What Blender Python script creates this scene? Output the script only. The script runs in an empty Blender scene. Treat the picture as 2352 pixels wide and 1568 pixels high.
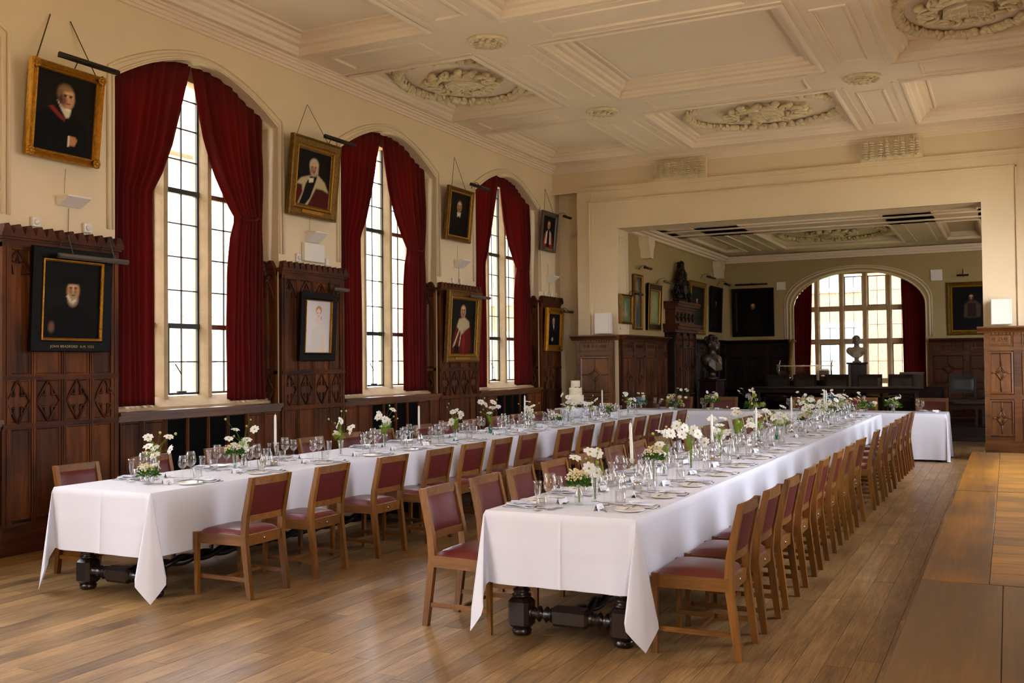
import bpy, math, random
import numpy as np
from mathutils import Vector, Matrix
random.seed(7); np.random.seed(7)
PI = math.pi
scene = bpy.context.scene
COL = scene.collection

# ------------------------------------------------------------------ camera
cam_d = bpy.data.cameras.new('camera'); cam = bpy.data.objects.new('camera', cam_d); COL.objects.link(cam)
cam_d.sensor_width = 36.0; cam_d.lens = 2296.8 / 2352 * 36.0; cam_d.clip_start = 0.05; cam_d.clip_end = 200
_R = Vector((0.895730190465216, 0.44449294978336074, -0.009666616886721154))
_U = Vector((0.01847079417903446, -0.015480647776245086, 0.9997095474720763))
_F = Vector((-0.4442142001912407, 0.89564857345798, 0.02207662137062129))
cam.matrix_world = Matrix(((_R.x, _U.x, -_F.x, 0), (_R.y, _U.y, -_F.y, 0), (_R.z, _U.z, -_F.z, 1.63), (0, 0, 0, 1)))
scene.camera = cam

# ------------------------------------------------------------------ light, exposure
scene.view_settings.view_transform = 'Standard'; scene.view_settings.look = 'None'
scene.view_settings.gamma = 1.0; scene.view_settings.use_curve_mapping = False
scene.view_settings.exposure = 0.60
w = bpy.data.worlds.new('sky'); scene.world = w; w.use_nodes = True
bg = w.node_tree.nodes['Background']; bg.inputs[0].default_value = (0.92, 0.95, 1.05, 1); bg.inputs[1].default_value = 13.0
scene.cycles.use_denoising = True
scene.cycles.max_bounces = 12; scene.cycles.diffuse_bounces = 5; scene.cycles.transparent_max_bounces = 40
scene.cycles.transmission_bounces = 8; scene.cycles.glossy_bounces = 4
scene.cycles.caustics_reflective = False; scene.cycles.caustics_refractive = False
scene.cycles.sample_clamp_indirect = 6.0
def portal(loc, rot, sx, sy):       # sampling guides in the window openings, they give no light of their own
    d = bpy.data.lights.new('portal', 'AREA'); d.shape = 'RECTANGLE'; d.size = sx; d.size_y = sy
    d.cycles.is_portal = True
    o = bpy.data.objects.new('portal', d); COL.objects.link(o); o.location = loc; o.rotation_euler = rot

XL, XR, YE, YB = -7.84, 0.92, 17.6, -5.0     # left wall, right wall, end wall, back wall
RWIN = [15.72, 8.28, 0.84]
WINY = [15.72, 12.0, 8.28, 4.56, 0.84, -2.88]
for y in WINY:
    portal((-8.6, y, 3.05), (0, -PI/2, 0), 3.7, 2.5)
    if y in RWIN: portal((1.6, y, 3.05), (0, PI/2, 0), 3.7, 2.5)
portal((-3.27, 27.0, 2.6), (-PI/2, 0, 0), 3.2, 2.9)

# ------------------------------------------------------------------ helpers
def hexc(h):
    h = h.lstrip('#'); v = [int(h[i:i+2], 16)/255 for i in (0, 2, 4)]
    return tuple((c/12.92 if c <= .04045 else ((c+.055)/1.055)**2.4) for c in v) + (1,)

class MB:
    def __init__(s): s.v = []; s.f = []; s.sm = []; s.mi = []; s.cur = 0
    def add(s, vs, fs, smooth=False, T=None):
        n = len(s.v)
        if T is not None: vs = [tuple(T @ Vector(v)) for v in vs]
        s.v += [tuple(v) for v in vs]; s.f += [tuple(i+n for i in f) for f in fs]; s.sm += [smooth]*len(fs); s.mi += [s.cur]*len(fs); return s
    def box(s, x0, y0, z0, x1, y1, z1, T=None):
        if x0 > x1: x0, x1 = x1, x0
        if y0 > y1: y0, y1 = y1, y0
        if z0 > z1: z0, z1 = z1, z0
        vs = [(x0,y0,z0),(x1,y0,z0),(x1,y1,z0),(x0,y1,z0),(x0,y0,z1),(x1,y0,z1),(x1,y1,z1),(x0,y1,z1)]
        return s.add(vs, [(0,3,2,1),(4,5,6,7),(0,1,5,4),(1,2,6,5),(2,3,7,6),(3,0,4,7)], False, T)
    def bev(s, x0, y0, z0, x1, y1, z1, b=.01, T=None):      # box, edges cut on all z edges and top/bottom rims
        c = lambda i: [(x0+b+i, y0+i), (x1-b-i, y0+i), (x1-i, y0+b+i), (x1-i, y1-b-i), (x1-b-i, y1-i), (x0+b+i, y1-i), (x0+i, y1-b-i), (x0+i, y0+b+i)]
        L = [(c(b*.8), z0), (c(0), z0+b), (c(0), z1-b), (c(b*.8), z1)]
        vs = [(p[0], p[1], z) for ring, z in L for p in ring]
        fs = [tuple(range(7, -1, -1)), tuple(range(24, 32))]
        for k in range(3):
            for i in range(8): fs.append((k*8+i, k*8+(i+1) % 8, k*8+8+(i+1) % 8, k*8+8+i))
        return s.add(vs, fs, False, T)
    def prism(s, pts, a, b, axis='y', T=None):              # polygon in the two other axes, extruded from a to b
        f = {'y': lambda p, d: (p[0], d, p[1]), 'x': lambda p, d: (d, p[0], p[1]), 'z': lambda p, d: (p[0], p[1], d)}[axis]
        n = len(pts); vs = [f(p, a) for p in pts] + [f(p, b) for p in pts]
        fs = [tuple(range(n)), tuple(range(2*n-1, n-1, -1))] + [(i, n+i, n+(i+1) % n, (i+1) % n) for i in range(n)]
        return s.add(vs, fs, False, T)
    def lathe(s, prof, n=16, T=None, sq=None):
        vs = []; fs = []
        for k, (r, z) in enumerate(prof):
            for i in range(n):
                a = 2*PI*i/n; vs.append((r*math.cos(a), r*math.sin(a), z))
        for k in range(len(prof)-1):
            for i in range(n): fs.append((k*n+i, k*n+(i+1) % n, (k+1)*n+(i+1) % n, (k+1)*n+i))
        if prof[0][0] > 1e-4: fs.append(tuple(range(n-1, -1, -1)))
        if prof[-1][0] > 1e-4: fs.append(tuple((len(prof)-1)*n+i for i in range(n)))
        return s.add(vs, fs, True, T)
    def tube(s, pts, r, n=6, caps=True, T=None):
        pts = [Vector(p) for p in pts]; rs = r if isinstance(r, (list, tuple)) else [r]*len(pts)
        vs = []; fs = []; up = None
        for k, p in enumerate(pts):
            t = (pts[min(k+1, len(pts)-1)] - pts[max(k-1, 0)]);
            if t.length < 1e-9: t = Vector((0, 0, 1))
            t.normalize()
            if up is None: up = Vector((0, 0, 1)) if abs(t.z) < .9 else Vector((1, 0, 0))
            a = t.cross(up)
            if a.length < 1e-6: a = t.orthogonal()
            a.normalize(); b = a.cross(t).normalized(); up = b
            for i in range(n):
                q = 2*PI*i/n; vs.append(tuple(p + a*math.cos(q)*rs[k] + b*math.sin(q)*rs[k]))
        for k in range(len(pts)-1):
            for i in range(n): fs.append((k*n+i, k*n+(i+1) % n, (k+1)*n+(i+1) % n, (k+1)*n+i))
        if caps: fs += [tuple(range(n-1, -1, -1)), tuple((len(pts)-1)*n+i for i in range(n))]
        return s.add(vs, fs, n > 4, T)
    def ell(s, c, r, nu=8, nv=6, T=None):
        if not isinstance(r, (tuple, list)): r = (r, r, r)
        vs = [(c[0], c[1], c[2]-r[2])]
        for k in range(1, nv):
            p = -PI/2 + PI*k/nv
            for i in range(nu):
                a = 2*PI*i/nu; vs.append((c[0]+r[0]*math.cos(p)*math.cos(a), c[1]+r[1]*math.cos(p)*math.sin(a), c[2]+r[2]*math.sin(p)))
        vs.append((c[0], c[1], c[2]+r[2])); L = len(vs)-1; fs = []
        for i in range(nu):
            fs.append((0, 1+(i+1) % nu, 1+i)); fs.append((L, L-nu+i, L-nu+(i+1) % nu))
        for k in range(nv-2):
            for i in range(nu): fs.append((1+k*nu+i, 1+k*nu+(i+1) % nu, 1+(k+1)*nu+(i+1) % nu, 1+(k+1)*nu+i))
        return s.add(vs, fs, True, T)
    def frame(s, x0, z0, x1, z1, prof, T=None):             # mitred frame in the x,z plane; prof = [(inset from outer edge, y)]
        vs = []; n = len(prof)
        for (d, y) in prof: vs += [(x0+d, y, z0+d), (x1-d, y, z0+d), (x1-d, y, z1-d), (x0+d, y, z1-d)]
        fs = []
        for k in range(n-1):
            for i in range(4): fs.append((k*4+i, k*4+(i+1) % 4, (k+1)*4+(i+1) % 4, (k+1)*4+i))
        return s.add(vs, fs, False, T)
    def grid(s, P, smooth=True, T=None):                     # P[i][j] points
        a, b = len(P), len(P[0]); vs = [p for r in P for p in r]
        return s.add(vs, [(i*b+j, i*b+j+1, (i+1)*b+j+1, (i+1)*b+j) for i in range(a-1) for j in range(b-1)], smooth, T)
    def mesh(s, name, mat):
        me = bpy.data.meshes.new(name); me.from_pydata(s.v, [], s.f); me.polygons.foreach_set('use_smooth', s.sm)
        for m in (mat if isinstance(mat, (list, tuple)) else [mat]): me.materials.append(m)
        if s.cur or any(s.mi): me.polygons.foreach_set('material_index', s.mi)
        me.update(); return me
    def build(s, name, mat, parent=None, **k): return link(name, s.mesh(name, mat), parent, **k)

def link(name, data, parent=None, loc=(0, 0, 0), rz=0, label=None, cat=None, group=None, kind=None, rot=None):
    o = bpy.data.objects.new(name, data); COL.objects.link(o)
    o.parent = parent; o.location = loc; o.rotation_euler = rot if rot else (0, 0, rz)
    if label: o['label'] = label
    if cat: o['category'] = cat
    if group: o['group'] = group
    if kind: o['kind'] = kind
    return o
def thing(name, label, cat, loc=(0, 0, 0), rz=0, group=None): return link(name, None, None, loc, rz, label, cat, group)
KIDS = {}
def copy_tree(o, parent=None, **k):
    c = o.copy(); COL.objects.link(c); c.parent = parent
    for p in k:
        if p == 'loc': c.location = k[p]
        elif p == 'rz': c.rotation_euler = (0, 0, k[p])
        elif k[p] is not None: c[p] = k[p]
    for ch in list(o.children): copy_tree(ch, c)
    return c
FL, FE, FR = -PI/2, PI, PI/2      # rotation of things on the left wall (faces +X), on walls facing the camera, on the right wall
def face(o_rz): return o_rz

# ------------------------------------------------------------------ materials
def newmat(name):
    m = bpy.data.materials.new(name); m.use_nodes = True; nt = m.node_tree; return m, nt, nt.nodes['Principled BSDF']
def N(nt, t, **k):
    n = nt.nodes.new(t)
    for a, v in k.items():
        if a.startswith('i_'): n.inputs[a[2:].replace('_', ' ')].default_value = v
        else: setattr(n, a, v)
    return n
def plain(name, col, rough=.5, metal=0, spec=None, bump=0, bscale=60, var=0, coat=0, vscale=3):
    m, nt, b = newmat(name); c = hexc(col) if isinstance(col, str) else col
    b.inputs['Base Color'].default_value = c; b.inputs['Roughness'].default_value = rough; b.inputs['Metallic'].default_value = metal
    if spec is not None: b.inputs['Specular IOR Level'].default_value = spec
    if coat: b.inputs['Coat Weight'].default_value = coat; b.inputs['Coat Roughness'].default_value = .15
    tc = N(nt, 'ShaderNodeTexCoord')
    if var:
        no = N(nt, 'ShaderNodeTexNoise', i_Scale=vscale, i_Detail=6.0); nt.links.new(tc.outputs['Object'], no.inputs['Vector'])
        mr = N(nt, 'ShaderNodeMapRange'); mr.inputs[1].default_value = .3; mr.inputs[2].default_value = .7
        mr.inputs[3].default_value = 1-var; mr.inputs[4].default_value = 1+var; nt.links.new(no.outputs['Fac'], mr.inputs[0])
        hs = N(nt, 'ShaderNodeHueSaturation'); hs.inputs['Color'].default_value = c
        nt.links.new(mr.outputs[0], hs.inputs['Value']); nt.links.new(hs.outputs[0], b.inputs['Base Color'])
    if bump:
        n2 = N(nt, 'ShaderNodeTexNoise', i_Scale=bscale, i_Detail=5.0); nt.links.new(tc.outputs['Object'], n2.inputs['Vector'])
        bu = N(nt, 'ShaderNodeBump', i_Strength=bump, i_Distance=.02); nt.links.new(n2.outputs['Fac'], bu.inputs['Height']); nt.links.new(bu.outputs[0], b.inputs['Normal'])
    return m
def wood(name, dark, light, axis='z', scale=1.0, rough=.45, var=.25, coat=0, contrast=.5, fine=.6):
    m, nt, b = newmat(name)
    tc = N(nt, 'ShaderNodeTexCoord'); mp = N(nt, 'ShaderNodeMapping')
    st = {'x': (1.2, 16, 16), 'y': (16, 1.2, 16), 'z': (16, 16, 1.2)}[axis]; mp.inputs['Scale'].default_value = [a*scale for a in st]
    oi = N(nt, 'ShaderNodeObjectInfo'); ad = N(nt, 'ShaderNodeVectorMath', operation='ADD'); sc_ = N(nt, 'ShaderNodeMath', operation='MULTIPLY'); sc_.inputs[1].default_value = 37.0
    nt.links.new(oi.outputs['Random'], sc_.inputs[0]); nt.links.new(tc.outputs['Object'], ad.inputs[0]); nt.links.new(sc_.outputs[0], ad.inputs[1]); nt.links.new(ad.outputs[0], mp.inputs['Vector'])
    n1 = N(nt, 'ShaderNodeTexNoise', i_Scale=1.0, i_Detail=8.0, i_Roughness=.62, i_Distortion=.6); nt.links.new(mp.outputs[0], n1.inputs['Vector'])
    n2 = N(nt, 'ShaderNodeTexNoise', i_Scale=1.3, i_Detail=3.0); nt.links.new(ad.outputs[0], n2.inputs['Vector'])
    mx = N(nt, 'ShaderNodeMath', operation='MULTIPLY_ADD'); mx.inputs[1].default_value = .55; nt.links.new(n2.outputs['Fac'], mx.inputs[0])
    half = N(nt, 'ShaderNodeMath', operation='MULTIPLY'); half.inputs[1].default_value = .55; nt.links.new(n1.outputs['Fac'], half.inputs[0]); nt.links.new(half.outputs[0], mx.inputs[2])
    cr = N(nt, 'ShaderNodeValToRGB'); cr.color_ramp.elements[0].position = .55-contrast*.28; cr.color_ramp.elements[1].position = .55+contrast*.3
    cr.color_ramp.elements[0].color = hexc(dark); cr.color_ramp.elements[1].color = hexc(light); nt.links.new(mx.outputs[0], cr.inputs[0])
    hs = N(nt, 'ShaderNodeHueSaturation'); mr = N(nt, 'ShaderNodeMapRange'); mr.inputs[3].default_value = 1-var; mr.inputs[4].default_value = 1+var
    nt.links.new(oi.outputs['Random'], mr.inputs[0]); nt.links.new(mr.outputs[0], hs.inputs['Value']); nt.links.new(cr.outputs[0], hs.inputs['Color']); nt.links.new(hs.outputs[0], b.inputs['Base Color'])
    b.inputs['Roughness'].default_value = rough
    if rough > .5: b.inputs['Specular IOR Level'].default_value = .22
    if coat: b.inputs['Coat Weight'].default_value = coat; b.inputs['Coat Roughness'].default_value = .2
    mp2 = N(nt, 'ShaderNodeMapping'); mp2.inputs['Scale'].default_value = [a*scale*(7 if a > 2 else 3.2) for a in st]; nt.links.new(ad.outputs[0], mp2.inputs['Vector'])
    n3 = N(nt, 'ShaderNodeTexNoise', i_Scale=1.0, i_Detail=4.0, i_Roughness=.7, i_Distortion=.4); nt.links.new(mp2.outputs[0], n3.inputs['Vector'])
    m3 = N(nt, 'ShaderNodeMapRange'); m3.inputs[1].default_value = .36; m3.inputs[2].default_value = .56; m3.inputs[3].default_value = 1-.42*fine; m3.inputs[4].default_value = 1.06; nt.links.new(n3.outputs['Fac'], m3.inputs[0])
    mm = N(nt, 'ShaderNodeMath', operation='MULTIPLY'); nt.links.new(mr.outputs[0], mm.inputs[0]); nt.links.new(m3.outputs[0], mm.inputs[1]); nt.links.new(mm.outputs[0], hs.inputs['Value'])
    bu = N(nt, 'ShaderNodeBump', i_Strength=.18*fine, i_Distance=.01); nt.links.new(n1.outputs['Fac'], bu.inputs['Height']); nt.links.new(bu.outputs[0], b.inputs['Normal'])
    return m
def glass(name, tint=(1, 1, 1, 1), refl=.10, edge=.55, rough=.0):
    m = bpy.data.materials.new(name); m.use_nodes = True; nt = m.node_tree; nt.nodes.clear()
    out = N(nt, 'ShaderNodeOutputMaterial'); mix = N(nt, 'ShaderNodeMixShader'); tr = N(nt, 'ShaderNodeBsdfTransparent'); gl = N(nt, 'ShaderNodeBsdfGlossy')
    tr.inputs[0].default_value = tint; gl.inputs['Roughness'].default_value = rough
    lw = N(nt, 'ShaderNodeLayerWeight'); lw.inputs['Blend'].default_value = .32
    mr = N(nt, 'ShaderNodeMapRange'); mr.inputs[3].default_value = refl; mr.inputs[4].default_value = edge
    nt.links.new(lw.outputs['Facing'], mr.inputs[0]); nt.links.new(mr.outputs[0], mix.inputs[0]); nt.links.new(tr.outputs[0], mix.inputs[1]); nt.links.new(gl.outputs[0], mix.inputs[2]); nt.links.new(mix.outputs[0], out.inputs[0])
    return m
def translucent(name, col, t=.25, rough=.9, bump=0, bscale=300, sheen=0, tcol=None):
    m, nt, b = newmat(name); c = hexc(col); b.inputs['Base Color'].default_value = c; b.inputs['Roughness'].default_value = rough
    b.inputs['Specular IOR Level'].default_value = .2
    if sheen: b.inputs['Sheen Weight'].default_value = sheen; b.inputs['Sheen Roughness'].default_value = .4; b.inputs['Sheen Tint'].default_value = (c[0]*2.5 if c[0]<.4 else 1, c[1]*3, c[2]*3, 1)
    ts = N(nt, 'ShaderNodeBsdfTranslucent'); ts.inputs[0].default_value = hexc(tcol) if tcol else c
    mx = N(nt, 'ShaderNodeMixShader'); mx.inputs[0].default_value = t; out = nt.nodes['Material Output']
    nt.links.new(b.outputs[0], mx.inputs[1]); nt.links.new(ts.outputs[0], mx.inputs[2]); nt.links.new(mx.outputs[0], out.inputs[0])
    if bump:
        tc = N(nt, 'ShaderNodeTexCoord'); n2 = N(nt, 'ShaderNodeTexNoise', i_Scale=bscale, i_Detail=3.0); nt.links.new(tc.outputs['Object'], n2.inputs['Vector'])
        bu = N(nt, 'ShaderNodeBump', i_Strength=bump, i_Distance=.01); nt.links.new(n2.outputs['Fac'], bu.inputs['Height']); nt.links.new(bu.outputs[0], b.inputs['Normal'])
    return m

M = {}
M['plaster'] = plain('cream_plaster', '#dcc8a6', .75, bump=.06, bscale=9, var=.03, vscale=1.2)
M['fplaster'] = plain('dimmed_plaster', '#a89264', .8, bump=.05, bscale=9, var=.04, vscale=1.2)  # same plaster as the hall, the far room's dimness put into its colour
M['ceil'] = plain('ceiling_plaster', '#e6d3bd', .8, bump=.03, bscale=12, var=.03, vscale=1.0)
M['relief'] = plain('relief_plaster', '#d8c7a4', .8, bump=.25, bscale=45, var=.10, vscale=14)
M['panel'] = wood('panel_oak', '#2a1307', '#6e3b14', 'z', 1.0, .62, .22)
M['panelh'] = wood('panel_oak_rail', '#261007', '#603010', 'x', 1.0, .62, .15)
M['carve'] = wood('carved_oak', '#241007', '#5a2c10', 'z', 2.0, .62, .15)
M['hoak'] = wood('honey_oak', '#3e2410', '#7c4c20', 'z', 1.0, .4, .12)
M['hoakh'] = wood('honey_oak_rail', '#3a200d', '#74461c', 'x', 1.0, .4, .12)
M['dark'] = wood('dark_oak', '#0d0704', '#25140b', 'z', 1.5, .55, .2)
M['tdark'] = wood('table_leg_oak', '#0a0504', '#241410', 'z', 2.0, .28, .2, coat=.3)
M['chair'] = wood('chair_oak', '#4a2a0b', '#94601f', 'z', 1.6, .38, .14, contrast=.7, coat=.15)
M['chairy'] = wood('chair_oak_rail', '#46280b', '#8d5a1e', 'y', 1.6, .38, .14, contrast=.7, coat=.15)
M['floor'] = wood('floor_oak', '#5c4022', '#b58f5c', 'y', 1.25, .42, .20, contrast=.8, coat=.10, fine=1.15)
M['ftop'] = wood('oiled_table_top', '#5a3808', '#b97f1e', 'x', .8, .38, .14, coat=.12)
M['ftop2'] = wood('oiled_table_edge_board', '#4c2c06', '#9a6412', 'y', .6, .38, .14, coat=.12)
M['seam'] = plain('dark_gap', '#080504', .9)
M['leather'] = plain('red_leather', '#5e1a1c', .34, bump=.12, bscale=120, var=.12, vscale=9, coat=.12)
M['leatherd'] = plain('red_leather_panel', '#561617', .42, bump=.10, bscale=140, var=.12, vscale=9)
M['velvet'] = translucent('red_velvet', '#4e0f0a', .18, .85, bump=.08, bscale=200, sheen=.3, tcol='#c8280f')
M['linen'] = translucent('white_linen', '#e0e2ec', .10, .85, bump=.05, bscale=420)
M['napkin'] = plain('napkin_linen', '#ecebf0', .85, bump=.1, bscale=180)
M['card'] = plain('white_card', '#eef0f6', .7)
M['cardb'] = plain('pale_blue_card', '#ccd2ea', .7)
M['ink'] = plain('grey_ink', '#8a8b92', .8)
M['china'] = plain('white_china', '#e6e1d8', .18, coat=.5)
M['rim'] = plain('buff_rim', '#b7a98f', .25)
M['silver'] = plain('silver', '#c9c4bd', .18, metal=1.0)
M['steel'] = plain('cutlery_steel', '#b9b7b6', .2, metal=1.0)
M['stone'] = plain('window_stone', '#a98f6c', .8, bump=.25, bscale=25, var=.12, vscale=6)
M['iron'] = plain('dark_iron', '#12140f', .5)
M['ironp'] = plain('painted_iron', '#6d4a3c', .5)
M['glass'] = glass('window_glass', (.97, .98, .97, 1), .03, .25)
M['crystal'] = glass('clear_crystal', (.985, .988, .99, 1), .035, .5, .02)
M['green_glass'] = glass('green_bottle_glass', (.35, .72, .62, 1), .06, .7, .02)
M['gold'] = plain('gilt', '#b07c22', .42, metal=.75, bump=.5, bscale=70, var=.25, vscale=30)
M['goldd'] = plain('dull_gilt', '#7b5a22', .5, metal=.6, bump=.5, bscale=60, var=.3, vscale=25)
M['ebony'] = plain('black_frame', '#0d0b0a', .55, spec=.12)
M['greyfr'] = plain('grey_frame', '#4f4740', .5)
M['bronze'] = plain('lamp_bronze', '#2b2019', .45, metal=.6)
M['plastic'] = plain('white_plastic', '#ded8cf', .45)
M['cord'] = plain('cord', '#4a3a26', .8)
M['wax'] = translucent('candle_wax', '#f2eee6', .25, .4)
M['petal'] = translucent('white_petal', '#f4f3ec', .35, .7)
M['cream'] = translucent('cream_petal', '#ecdcae', .3, .7)
M['yel'] = plain('flower_centre', '#a08a22', .8)
M['bud'] = translucent('green_bud', '#b9bf6a', .3, .7)
M['stem'] = translucent('green_stem', '#7c9a2c', .2, .6)
M['leafm'] = translucent('feathery_leaf', '#8fb030', .35, .6)
M['leafd'] = translucent('dark_leaf', '#3f6a22', .3, .6)
M['blue'] = translucent('blue_petal', '#a9c6ea', .3, .7)
M['lilac'] = translucent('lilac_petal', '#c3b3d6', .3, .7)
M['water'] = glass('water', (.96, .98, .97, 1), .04, .3)
M['icing'] = plain('ivory_icing', '#e8dcc0', .5)
M['marble'] = plain('bust_marble', '#8a7c66', .45, var=.1)
M['bronzeb'] = plain('dark_bust', '#3a3020', .4, metal=.3, var=.2)
M['brickm'] = None
M['grille'] = plain('black_grille', '#040404', .85, spec=.1)
M['blackp'] = plain('black_paint', '#0b0a0a', .45)
M['redtape'] = plain('red_tape', '#a8362a', .7)
M['gilttext'] = plain('gilt_lettering', '#b0925a', .5, metal=.2)
M['paper'] = plain('paper', '#d8d6cc', .8)

# outside brick: real wall far outside the windows, small bricks as surface pattern
def brick_mat(nm='pale_brick', c1='#c99c80', c2='#b58a70', mo='#d9c9b4'):
    m, nt, b = newmat(nm); tc = N(nt, 'ShaderNodeTexCoord'); mp = N(nt, 'ShaderNodeMapping'); mp.inputs['Rotation'].default_value = (PI/2, 0, PI/2)
    bt = N(nt, 'ShaderNodeTexBrick'); bt.inputs['Scale'].default_value = 4.2; bt.inputs['Color1'].default_value = hexc(c1); bt.inputs['Color2'].default_value = hexc(c2)
    bt.inputs['Mortar'].default_value = hexc(mo); bt.inputs['Mortar Size'].default_value = .02
    nt.links.new(tc.outputs['Object'], mp.inputs['Vector']); nt.links.new(mp.outputs[0], bt.inputs['Vector']); nt.links.new(bt.outputs[0], b.inputs['Base Color']); b.inputs['Roughness'].default_value = .9
    return m
M['brickm'] = brick_mat(); M['brickd'] = brick_mat('red_brick', '#a06a4e', '#8c5a42', '#a8947a')
M['outstone'] = plain('pale_dressed_stone', '#d8c8a8', .85)
M['lawn'] = plain('pale_gravel', '#c6bd9a', .95); M['grass'] = plain('lawn_grass', '#6c7a2c', .95, var=.1, vscale=.5)
M['outglass'] = plain('dull_window_glass', '#7d8790', .15)

# ------------------------------------------------------------------ floor: planks along the hall
FLX0, FLX1, FLY0, FLY1 = -7.84, 0.92, -5.0, 27.0
MB().box(FLX0-1.0, FLY0-.3, -.14, FLX1+2.0, FLY1, -.022).build('floor', M['seam'], kind='structure', label=None)
floor = bpy.data.objects['floor']
rows = 62; pw = (FLX1-FLX0)/rows; near = []; far = MB()
Rr = random.Random(3)
for i in range(rows):
    x0 = FLX0 + i*pw; y = FLY0 + Rr.uniform(-2.5, 0)
    while y < 26:
        L = Rr.uniform(1.9, 3.4); a, b = max(y, FLY0), min(y+L, 26.3)
        if b > a:
            d = math.hypot(x0+pw/2, (a+b)/2)
            zc = -x0*.444*0 + ((x0+pw/2)*-.444 + ((a+b)/2)*.896); xc = (x0+pw/2)*.896 + ((a+b)/2)*.444
            seen = zc > 1.0 and abs(xc)/zc < .62 and b > 3.2
            near.append((d if seen else 99+d, x0, a, b))
        y += L
near.sort()
pm = {}
for k, (d, x0, a, b) in enumerate(near):
    if k < 290 and d < 90:
        key = round((b-a)*4)
        hl = (b-a)/2-.0015
        me = MB().box(-pw/2+.0012, -hl, -.02, pw/2-.0012, hl, 0).mesh('plank', M['floor'])
        link('plank', me, floor, (x0+pw/2, (a+b)/2, Rr.uniform(-.0006, 0)))
    else: far.box(x0+.0012, a+.0015, -.02, x0+pw-.0012, b-.0015, -.0004)
far.box(FLX1, 17.0, -.02, FLX1+1.9, 26.3, -.0004)
far.build('plank', M['floor'], floor, kind='stuff')

# ------------------------------------------------------------------ walls
TLW = Matrix(((0, 1, 0, XL), (1, 0, 0, 0), (0, 0, 1, 0), (0, 0, 0, 1)))       # local x along +Y, local y into the room
TRW = Matrix(((0, -1, 0, XR), (1, 0, 0, 0), (0, 0, 1, 0), (0, 0, 0, 1)))
CZ = 5.56
def arch_z(t, zs, rise, p=1.75): return zs + rise*(math.sqrt(max(0, 1-t*t)) if p < 0 else 1-abs(t)**p)
def wall_open(mb, U0, U1, Z1, ops, th, T=None, p=1.75, z0=0.0):
    def q(a, b, c, d, y0=0, y1=None):
        for y in ([y0, -th]): mb.add([(a[0], y, a[1]), (b[0], y, b[1]), (c[0], y, c[1]), (d[0], y, d[1])], [(0, 1, 2, 3)], False, T)
    def rev(a, b): mb.add([(a[0], 0, a[1]), (b[0], 0, b[1]), (b[0], -th, b[1]), (a[0], -th, a[1])], [(0, 1, 2, 3)], False, T)
    u = U0
    for (uc, hw, zl, zs, rise) in sorted(ops):
        q((u, z0), (uc-hw, z0), (uc-hw, Z1), (u, Z1)); q((uc-hw, z0), (uc+hw, z0), (uc+hw, zl), (uc-hw, zl))
        rev((uc-hw, zl), (uc-hw, zs)); rev((uc+hw, zl), (uc+hw, zs)); rev((uc-hw, zl), (uc+hw, zl))
        n = 24
        for i in range(n):
            t0, t1 = (-math.cos(PI*i/n), -math.cos(PI*(i+1)/n)) if p < 0 else (-1+2*i/n, -1+2*(i+1)/n)
            a = (uc+hw*t0, arch_z(t0, zs, rise, p)); b = (uc+hw*t1, arch_z(t1, zs, rise, p))
            q(a, b, (b[0], Z1), (a[0], Z1)); rev(a, b)
        u = uc+hw
    q((u, z0), (U1, z0), (U1, Z1), (u, Z1))
    for x in (U0, U1): mb.add([(x, 0, z0), (x, -th, z0), (x, -th, Z1), (x, 0, Z1)], [(0, 1, 2, 3)], False, T)
ops = [(y, 1.23, 1.17, 4.50, .45) for y in WINY]
for nm, T in (('wall_left', TLW), ('wall_right', TRW)):
    mb = MB(); wall_open(mb, YB, 17.95, CZ, ops if nm == 'wall_left' else [o for o in ops if o[0] in RWIN], .42, T); wl = mb.build(nm, M['plaster'], kind='structure')
    if nm == 'wall_left': WL = wl
def arch_path(uc, hw, zlow, zs, rise, off, p=1.75, n=26):
    pts = [(uc-hw-off, zlow)]
    for i in range(n+1):
        t = -math.cos(PI*i/n) if p < 0 else -1+2*i/n; pts.append((uc+(hw+off)*t, arch_z(t, zs, rise, p)+off*(.9+.1*abs(t))))
    pts.append((uc+hw+off, zlow)); return pts
for y in WINY[:5]:
    mb = MB()
    for off, r, yy in ((.025, .014, .004), (.085, .020, .010)):
        pts = [(u_, yy, z_) for u_, z_ in arch_path(y, 1.23, 2.98, 4.5, .45, off)]
        mb.tube([TLW @ Vector(q) for q in pts], r, 6)
    mb.build('arch_moulding', M['plaster'], WL)
MB().box(XL-.5, YB-.2, -.1, XR+.5, YB, CZ).build('wall_back', M['plaster'], kind='structure')

# end wall with the wide opening
OX0, OX1, OZ = -6.52, -.345, 4.14
mb = MB()
mb.box(XL, 17.95, 0, -7.0, 18.22, CZ); mb.box(-7.0, 17.62, 0, OX0, 18.22, CZ)
mb.box(OX0, 17.62, OZ, OX1, 18.22, CZ); mb.box(OX1, 17.62, 0, XR+.5, 18.22, CZ)
mb.box(-7.32, 17.60, 0, -7.0, 17.95, 4.93); mb.box(XL, 17.62, 4.93, -7.0, 17.95, CZ)
WE = mb.build('wall_end', M['plaster'], kind='structure')
mb = MB()    # flat architrave, ledge and beads round the opening
mb.box(-7.08, 17.575, 2.1, -7.06, 17.62, 4.68); mb.box(-7.08, 17.575, 4.66, .17, 17.62, 4.685); mb.box(.15, 17.575, 2.1, .17, 17.62, 4.68)
mb.box(XL, 17.56, 4.90, XR, 17.63, 4.935); mb.box(XL, 17.585, 4.87, XR, 17.63, 4.90)
mb.box(OX0, 17.60, OZ-.0, OX1, 17.66, OZ+.03)
mb.build('architrave', M['plaster'], WE)
mb = MB()    # sunk panel bead on the left jamb
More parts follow.
